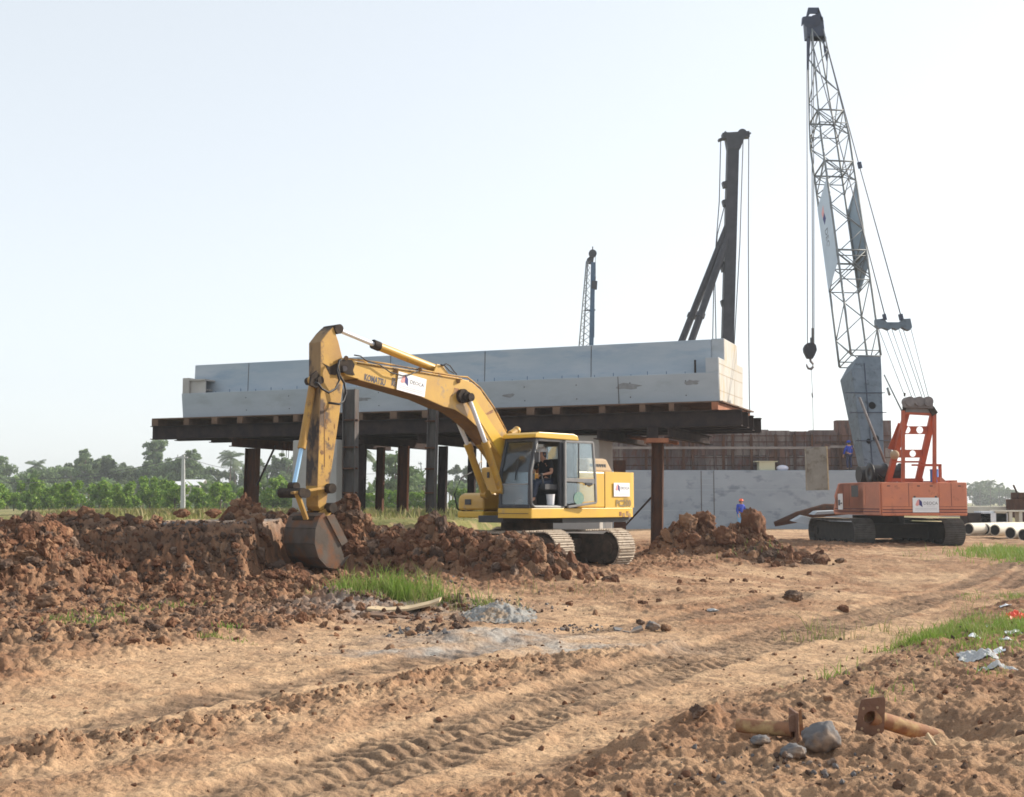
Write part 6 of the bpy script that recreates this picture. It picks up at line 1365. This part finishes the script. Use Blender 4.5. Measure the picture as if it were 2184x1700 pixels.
grass("roadside_grass", 4500, blob([(2175,36,.8,1.2,2),(2210,32,.9,1.2,2),(2120,39,.5,.5,.4),(1500,31,.4,.4,.1)]), .05, .3, .02, LF["grass"], "bright green grass at the right edge below the hollow piles", 3)
def plat(r, n):
    D = r.uniform(27, 125, n); px = r.uniform(60, 1110, n); x = (px-1092)/2640*D; g = terrain(x, D)[3]; k = g > .35; return x[k], D[k]
grass("meadow_grass", 60000, plat, .06, .34, .05, LF["dry"], "olive and straw coloured meadow grass on the bank in front of the bushes", 4)
grass("weed_sprigs", 900, blob([(170,15.6,.35,.12,2),(420,19.5,.25,.15,1),(300,17.8,.2,.1,.6),(540,14.4,.15,.08,.5),(1800,36,.5,.2,.4)]), .03, .14, .014, LF["grass"], "small green weeds among the clods at the left", 5)
# ---- poles and wires
def upole(px, D, top, base_z, w, label, lean=0):
    x = xat(px, D, 3); t_ = pt(px+lean, top, D); m = MB(); m.prism([(x-w*.62,D-w/2,base_z),(x+w*.62,D-w/2,base_z),(x+w*.62,D+w/2,base_z),(x-w*.62,D+w/2,base_z)], (0,0,.02))
    m = MB(); b = [(x-w*.62,D-w*.4,base_z),(x+w*.62,D-w*.4,base_z),(x+w*.62,D+w*.4,base_z),(x-w*.62,D+w*.4,base_z)]; tt = [(t_.x-w*.38,D-w*.25,t_.z),(t_.x+w*.38,D-w*.25,t_.z),(t_.x+w*.38,D+w*.25,t_.z),(t_.x-w*.38,D+w*.25,t_.z)]
    m.hexa(b+tt); p = solo("utility_pole", m, M["pole"], label, "utility pole", "concrete utility poles in the orchard", org=(x,D,base_z)); ORG[p] = V((x,D,base_z))
    m = MB(); m.box(t_.x-w*1.7,t_.x+w*1.2,D-.06,D+.06,t_.z-.35,t_.z-.2); m.cyl(V((t_.x-w*1.5,D,t_.z-.2)),V((t_.x-w*1.5,D,t_.z+.02)),.05,n=6); obj("crossarm", m, M["pole"], p); return t_
p1 = upole(391, 124, 970, .5, .36, "tall grey concrete utility pole in front of the fruit bushes at the left")
p2 = upole(557, 190, 994, .3, .40, "shorter grey utility pole seen right of the leftmost rusty pile")
p3 = upole(1402*.6425, 185, 994, .3, .26, "thin pale leaning post between the piles behind the boom", -6) if False else upole(908, 170, 985, .3, .17, "thin pale leaning post seen between two piles behind the boom", -11)
def wirespan(a, b, sag, label):
    m = MB(); m.tube([a.lerp(b, k/16)-V((0,0,sag*4*(k/16)*(1-k/16))) for k in range(17)], .028, 4); solo("overhead_wire", m, M["wire"], label, "wire", "overhead wires at the left")
pl_ = pt(-220, 990, 124); wirespan(p1-V((0,0,.1)), pl_, 1.9, "upper overhead wire sagging left from the tall utility pole"); wirespan(p1-V((0,0,.35)), pl_-V((0,0,.45)), 1.9, "lower overhead wire sagging left from the tall utility pole")
wirespan(p1-V((0,0,.1)), p2-V((0,0,.1)), .8, "overhead wire between the two utility poles"); wirespan(p2-V((0,0,.1)), pt(905,1000,185), 1.0, "overhead wire running right from the shorter utility pole")
# ---- sheds beyond the orchard
def shed(px0, px1, D, y0, y1, label):
    a, b = pt(px0, y1, D), pt(px1, y1, D); t_ = pt(px0, y0, D).z; h = thing("shed", label, "shed", ((a.x+b.x)/2, D, .3)); m = MB(); m.box(a.x+.3,b.x-.3,D+.3,D+6,.3,a.z); obj("wall", m, M["pierc"], h)
    m = MB(); m.prism([(a.x,D-.2,a.z),(a.x,D+3.2,t_),(a.x,D+6.5,a.z),(a.x,D+6.5,a.z-.08),(a.x,D+3.2,t_-.08),(a.x,D-.2,a.z-.08)], (b.x-a.x,0,0)); obj("roof", m, M["roofm"], h)
shed(338,384,215,1026,1036,"white roofed shed beyond the bushes left of the utility pole"); shed(384,428,210,1022,1035,"white roofed shed beyond the bushes just right of the utility pole")
# ================================================================== SMALL THINGS ON THE GROUND
def gp(px, py, z=.1): return ground_pt(px, py, z)
_OD = np.exp(np.linspace(math.log(4), math.log(70), 1600))
def onground(px, py):                       # where the picture point meets the modelled terrain
    r = ray(px, py); z = EYE+r.z*_OD/r.y; x = r.x*_OD/r.y; h = gzv(x, _OD); k = np.nonzero(z < h)[0]
    if not len(k): return ground_pt(px, py)
    k = k[0]; return V((x[k], _OD[k], h[k]))
# jack pipe with square base plate
a = onground(1855,1569); m = MB(); D0 = a.y; mpp = D0/2649
pc = [pt(1835,1492,D0), pt(1888.5,1485,D0-.03), pt(1886,1573,D0-.05), pt(1823,1566,D0+.02)]; nrm = (pc[1]-pc[0]).cross(pc[3]-pc[0]).normalized(); nrm = nrm if nrm.y < 0 else -nrm
jp = thing("steel_prop", "rusty pipe prop with a square holed base plate lying at lower right", "prop", tuple(a))
cx = pt(1855,1529,D0-.01); hr_ = 12.5*mpp
m = MB(); n = 24; out = []; inn = []
def on_edge(ang):
    c, s = math.cos(ang), math.sin(ang); ex = (pc[1]-pc[0]).normalized(); ez = -(pc[3]-pc[0]).normalized(); d = ex*c+ez*s; best = 9
    for i in range(4):
        p, q = pc[i], pc[(i+1)%4]; e = q-p; w_ = d.cross(e); den = w_.dot(nrm)
        if abs(den) > 1e-9:
            t = (p-cx).cross(e).dot(nrm)/den; u = (p-cx).cross(d).dot(nrm)/den
            if t > 0 and -.001 <= u <= 1.001: best = min(best, t)
    return cx+d*best
angs = sorted([2*math.pi*k/n for k in range(n)]); ex = (pc[1]-pc[0]).normalized(); ez = -(pc[3]-pc[0]).normalized()
for p in pc: angs.append(math.atan2((p-cx).dot(ez), (p-cx).dot(ex)) % (2*math.pi))
angs = sorted(angs); O_ = [on_edge(t) for t in angs]; I_ = [cx+(ex*math.cos(t)+ez*math.sin(t))*hr_ for t in angs]; kk = len(angs); th = -nrm*.012
m.add(O_+I_+[p+th for p in O_]+[p+th for p in I_], [(i,(i+1)%kk,kk+(i+1)%kk,kk+i) for i in range(kk)]+[(2*kk+i,2*kk+(i+1)%kk,3*kk+(i+1)%kk,3*kk+i) for i in range(kk)]+[(i,(i+1)%kk,2*kk+(i+1)%kk,2*kk+i) for i in range(kk)]+[(kk+i,kk+(i+1)%kk,3*kk+(i+1)%kk,3*kk+i) for i in range(kk)])
obj("base_plate", m, M["plate"], jp)
m = MB(); e1 = pt(2003,1573,D0+.22); m.cyl(cx-nrm*.013, e1, .052, n=22, caps=False); m.cyl(cx-nrm*.016, e1, .044, n=22, caps=False); obj("pipe", m, M["pipe"], jp)
m = MB()
for px, py in ((1841,1510),(1871,1508),(1838,1553),(1873,1556)): c = pt(px,py,D0-.02); m.cyl(c+nrm*.012, c+nrm*.016, .008, n=10)
obj("bolt_hole", m, M["dust"], jp)
a = onground(1700,1573); D1 = a.y+.05; m = MB(); p0 = pt(1575,1546,D1+.2); p1_ = pt(1692,1557,D1); m.cyl(p0, p1_, .043, n=20); jq = thing("steel_prop", "short rusty pipe with a bracket half buried beside the grey rock", "prop", tuple(a)); obj("pipe", m, M["pipe"], jq)
m = MB(); m.prism([pt(1682,1531,D1-.06),pt(1688,1525,D1-.06),pt(1704,1524,D1-.06),pt(1702,1560,D1-.06),pt(1684,1562,D1-.06)], (0,.012,0)); m.box(p1_.x+.0,p1_.x+.014,D1-.08,D1+.12,p1_.z-.09,p1_.z+.11); obj("bracket", m, M["plate"], jq, .003)
m = MB(); m.prism([pt(1704,1516,D1),pt(1709,1513,D1),pt(1716,1574,D1),pt(1706,1576,D1)], (0,.01,0)); obj("flat_bar", m, M["pipe"], jq)
a = onground(1755,1600); bigrock("grey_boulder", 1752, 1537, a.y, 84*a.y/2649, 72*a.y/2649, 71, M["rock"], "round grey rock beside the square base plate at lower right", "rock")
a = onground(1690,1612); bigrock("grey_boulder", 1690, 1585, a.y, 60*a.y/2649, 34*a.y/2649, 72, M["rock"], "low grey rock left of the round grey one", "rock"); a = onground(1625,1590); bigrock("grey_boulder", 1622, 1568, a.y, 44*a.y/2649, 22*a.y/2649, 73, M["rock"], "small grey rock under the short rusty pipe", "rock")
a = onground(1488,1530); bigrock("soil_boulder", 1490, 1500, a.y, 40*a.y/2649, 34*a.y/2649, 55, M["clodd"], "jagged dark clod on the verge edge left of the rusty pipes", "clod")
r = np.random.default_rng(12)
P_, S_ = [], []
for cpx, cpy, sp, k in ((1740,1640,45,26),(1840,1650,60,22),(1600,1620,70,20),(1500,1660,80,16)):
    for _ in range(k):
        q = onground(cpx+r.normal(0,sp), min(1690, cpy+r.normal(0,18))); P_.append(tuple(q)); S_.append(.006+.018*r.random()**2)
clod_batch("gravel_stones", P_, S_, [M["rock"], M["clodd"]], "small grey stones scattered below the rusty pipes", 15)
P_, S_ = [], []
for cpx, cpy, sx, sy, k in ((1060,1300,55,12,260),(880,1345,35,7,120),(1235,1343,45,4,90),(850,1245,70,14,200),(420,1118,110,3,160)):
    for _ in range(k):
        q = onground(cpx+r.normal(0,sx), cpy+r.normal(0,sy)); P_.append(tuple(q)); S_.append(.008+.03*r.random()**2.5)
clod_batch("gravel_stones", P_, S_, [M["rock"], M["clodd"]], "grey rubble and gravel strewn around the cement heap", 16)
# grey cement heap with cloth
a = onground(1065,1318); m_ = a.y/2649; nx, ny = 60, 40; u = np.linspace(-1,1,nx); v = np.linspace(-1,1,ny); UU, VV = np.meshgrid(u, v); hh = np.exp(-(UU**2*2.2+VV**2*2.5))-.08; fold = .35*np.abs(perlin(UU*5+VV*1.5, VV*1.2, 5))+.15*np.abs(perlin(UU*13, VV*4, 6))
XX = UU*80*m_+a.x; YY = VV*.9+a.y; ZZ = gzv(XX, YY)+np.clip(hh,-.05,1)*.19*(1+fold*1.3*(hh > .15)) + .05*np.abs(fbm(XX*9, YY*9, 4, 9, .65))-.015
vs = np.stack([XX.ravel(), YY.ravel(), ZZ.ravel()],1); ii = np.arange(nx*ny).reshape(ny,nx); fs = np.stack([ii[:-1,:-1].ravel(),ii[:-1,1:].ravel(),ii[1:,1:].ravel(),ii[1:,:-1].ravel()],1)
me = npmesh("cement_heap", vs, fs, mat("grey_cement",(.27,.265,.25),(.17,.17,.168),7,.9,bump=1,bscale=25,c3=(.26,.19,.13),s3=5,t3=.54)); o = bpy.data.objects.new("cement_heap", me); COL.objects.link(o); o["label"] = "low grey heap of dried cement in the middle of the site"; o["category"] = "cement heap"
def draped(name, px, py, wp, dp, h, m, label, cat, seed, amp=.5, rot=0):
    a = onground(px, py); mm = a.y/2649; n = 40; u = np.linspace(-1,1,n); UU, VV = np.meshgrid(u, u); W = wp*mm/2
    rr_ = 1+.35*perlin(UU*1.5+seed, VV*1.5, 3); ed = np.clip(1-(UU**2+VV**2)**.5*.75, 0, 1); cx_, sx_ = math.cos(rot), math.sin(rot)
    X0 = UU*W*rr_; Y0 = VV*dp/2*rr_; X = X0*cx_-Y0*sx_+a.x; Y = X0*sx_+Y0*cx_+a.y
    Z = gzv(X, Y)+.012+h*ed*(.3+np.abs(perlin(UU*2.6+seed, VV*2.6, 7))*1.6)+amp*h*np.abs(perlin(UU*7, VV*5+seed, 8))*ed
    i2 = np.arange(n*n).reshape(n,n); f2 = np.stack([i2[:-1,:-1].ravel(),i2[:-1,1:].ravel(),i2[1:,1:].ravel(),i2[1:,:-1].ravel()],1)
    me = npmesh(name, np.stack([X.ravel(),Y.ravel(),Z.ravel()],1), f2, m); o = bpy.data.objects.new(name, me); COL.objects.link(o); sm_ = o.modifiers.new("s","SOLIDIFY"); sm_.thickness = .004; o["label"] = label; o["category"] = cat; return o
draped("crumpled_sheet", 2085, 1408, 90, .30, .06, M["tarp"], "crumpled grey sheet lying in the grass at the right", "sheet", 3, rot=-.3)
draped("crumpled_sheet", 2120, 1424, 80, .12, .03, M["tarp"], "flat strip of grey sheet just below the crumpled one", "sheet", 5)
draped("plastic_bag", 2168, 1318, 44, .35, .07, M["redplastic"], "red plastic bag lying in the grass at the right edge", "bag", 8, .8)
for px, py, w, lb in ((2143,1292,20,"small white scrap just left of the red bag"),(2110,1340,18,"small white scrap in the grass below and left of the red bag"),(2078,1357,20,"white scrap leftmost in the grass patch"),(2162,1350,28,"white scrap in bright grass below the red bag"),(2145,1364,22,"pinkish white scrap between two others in bright grass"),(2130,1390,20,"white scrap just above the crumpled grey sheet")):
    draped("paper_scrap", px, py, w, .07, .010, M["white"], lb, "scrap", px % 13)
# warped boards
def plank(pts, wd, th, m, label, cat="board"):
    """pts: near-edge picture points at given depth offsets"""
    q = MB(); L = [(pt(x, y, D)) for x, y, D in pts]
    for a_, b_ in zip(L[:-1], L[1:]): q.hexa([a_, b_, b_+V((0,wd,.01)), a_+V((0,wd,.01)), a_+V((0,0,th)), b_+V((0,0,th)), b_+V((0,wd,.01+th)), a_+V((0,wd,.01+th))])
    solo("warped_board", q, m, label, cat)
D = onground(860,1305).y
plank([(782,1302,D),(820,1306,D),(870,1303,D),(915,1293,D),(937,1285,D)], .55, .03, M["paletimber"], "pale curved board lying uppermost left of the cement heap")
plank([(722,1286,D+1.0),(770,1290,D+.9),(812,1296,D+.7)], .2, .02, M["paletimber"], "narrow pale board behind the curved one")
plank([(780,1316,D-.4),(830,1319,D-.4),(880,1325,D-.45),(938,1330,D-.5)], .30, .035, M["timber"], "brown ribbed board half buried below the pale curved one")
D = onground(1350,1350).y; plank([(1312,1348,D),(1345,1354,D-.05),(1372,1345,D-.05)], .28, .03, M["rock"], "small pale slab fragment beside the broken chunks")
for px, py, w, h, sd, mm, lb in ((1392,1336,34,22,81,"rock","grey broken chunk beside the pale slab fragment"),(1420,1340,24,16,82,"clodp","tan broken chunk right of the grey one"),(1366,1328,20,14,83,"clodd","small dark chunk behind the pale slab fragment"),(1520,1302,26,8,84,"tarp","flat grey splinter on the haul road")):
    a = onground(px, py+h*.4); bigrock("rubble_chunk", px, py-h*.6, a.y, w*a.y/2649, h*a.y/2649, sd, M[mm], lb, "rubble")
m = MB(); a = onground(1995,1592); m.beam(a+V((0,0,.0)), a+V((-.03,.05,.06)), .012, .02); solo("wood_chip", m, M["paletimber"], "small pale wood chip under the end of the rusty pipe", "wood chip")
# ================================================================== SKY, SUN, AIR
W = bpy.data.worlds.new("World"); sc.world = W; W.use_nodes = True; nt = W.node_tree
bg = nt.nodes["Background"]; sky = nt.nodes.new("ShaderNodeTexSky"); sky.sky_type = "NISHITA"; sky.sun_disc = False
SUN_EL = math.radians(27); SUN_AZ = math.atan2(1.0, .40)          # clockwise from +Y
sky.sun_elevation = SUN_EL; sky.sun_rotation = SUN_AZ; sky.air_density = 1.0; sky.dust_density = 1.2; sky.ozone_density = 1.0
hs_n = nt.nodes.new("ShaderNodeHueSaturation"); hs_n.inputs["Saturation"].default_value = .42
pale = nt.nodes.new("ShaderNodeMix"); pale.data_type = "RGBA"; pale.inputs[0].default_value = .66; pale.inputs[7].default_value = (2.58,2.77,2.92,1)   # thin even overcast veil
nt.links.new(sky.outputs[0], hs_n.inputs["Color"]); nt.links.new(hs_n.outputs[0], pale.inputs[6]); nt.links.new(pale.outputs[2], bg.inputs[0]); bg.inputs[1].default_value = .15
sd = bpy.data.lights.new("sun", "SUN"); sd.energy = 3.6; sd.angle = math.radians(.6); sd.color = (1, .90, .76)
so = bpy.data.objects.new("sun", sd); COL.objects.link(so)
sdir = V((math.sin(SUN_AZ)*math.cos(SUN_EL), math.cos(SUN_AZ)*math.cos(SUN_EL), math.sin(SUN_EL)))
so.rotation_euler = (-sdir).to_track_quat("-Z", "Y").to_euler()
HAZE = True
if HAZE:
    m = bpy.data.materials.new("air"); m.use_nodes = True; nt = m.node_tree; nt.nodes.clear()
    o_ = N(nt, "ShaderNodeOutputMaterial"); v_ = N(nt, "ShaderNodeVolumePrincipled"); v_.inputs["Color"].default_value = (.90,.95,1,1); v_.inputs["Density"].default_value = .0005; v_.inputs["Anisotropy"].default_value = .3
    nt.links.new(v_.outputs[0], o_.inputs["Volume"])
    q = MB(); q.box(-420, 420, -30, 560, -3, 32); h = obj("haze", q, m, kind="stuff", label="thin pale haze in the air over the whole site")
vs_ = sc.view_settings; vs_.view_transform = "Standard"; vs_.look = "None"; vs_.gamma = 1; vs_.exposure = 1.0; vs_.use_curve_mapping = False
sc.cycles.use_denoising = True; sc.cycles.max_bounces = 6; sc.cycles.diffuse_bounces = 3; sc.cycles.transparent_max_bounces = 12; sc.cycles.volume_bounces = 0
sc.render.film_transparent = False; sc.cycles.filter_width = 1.7
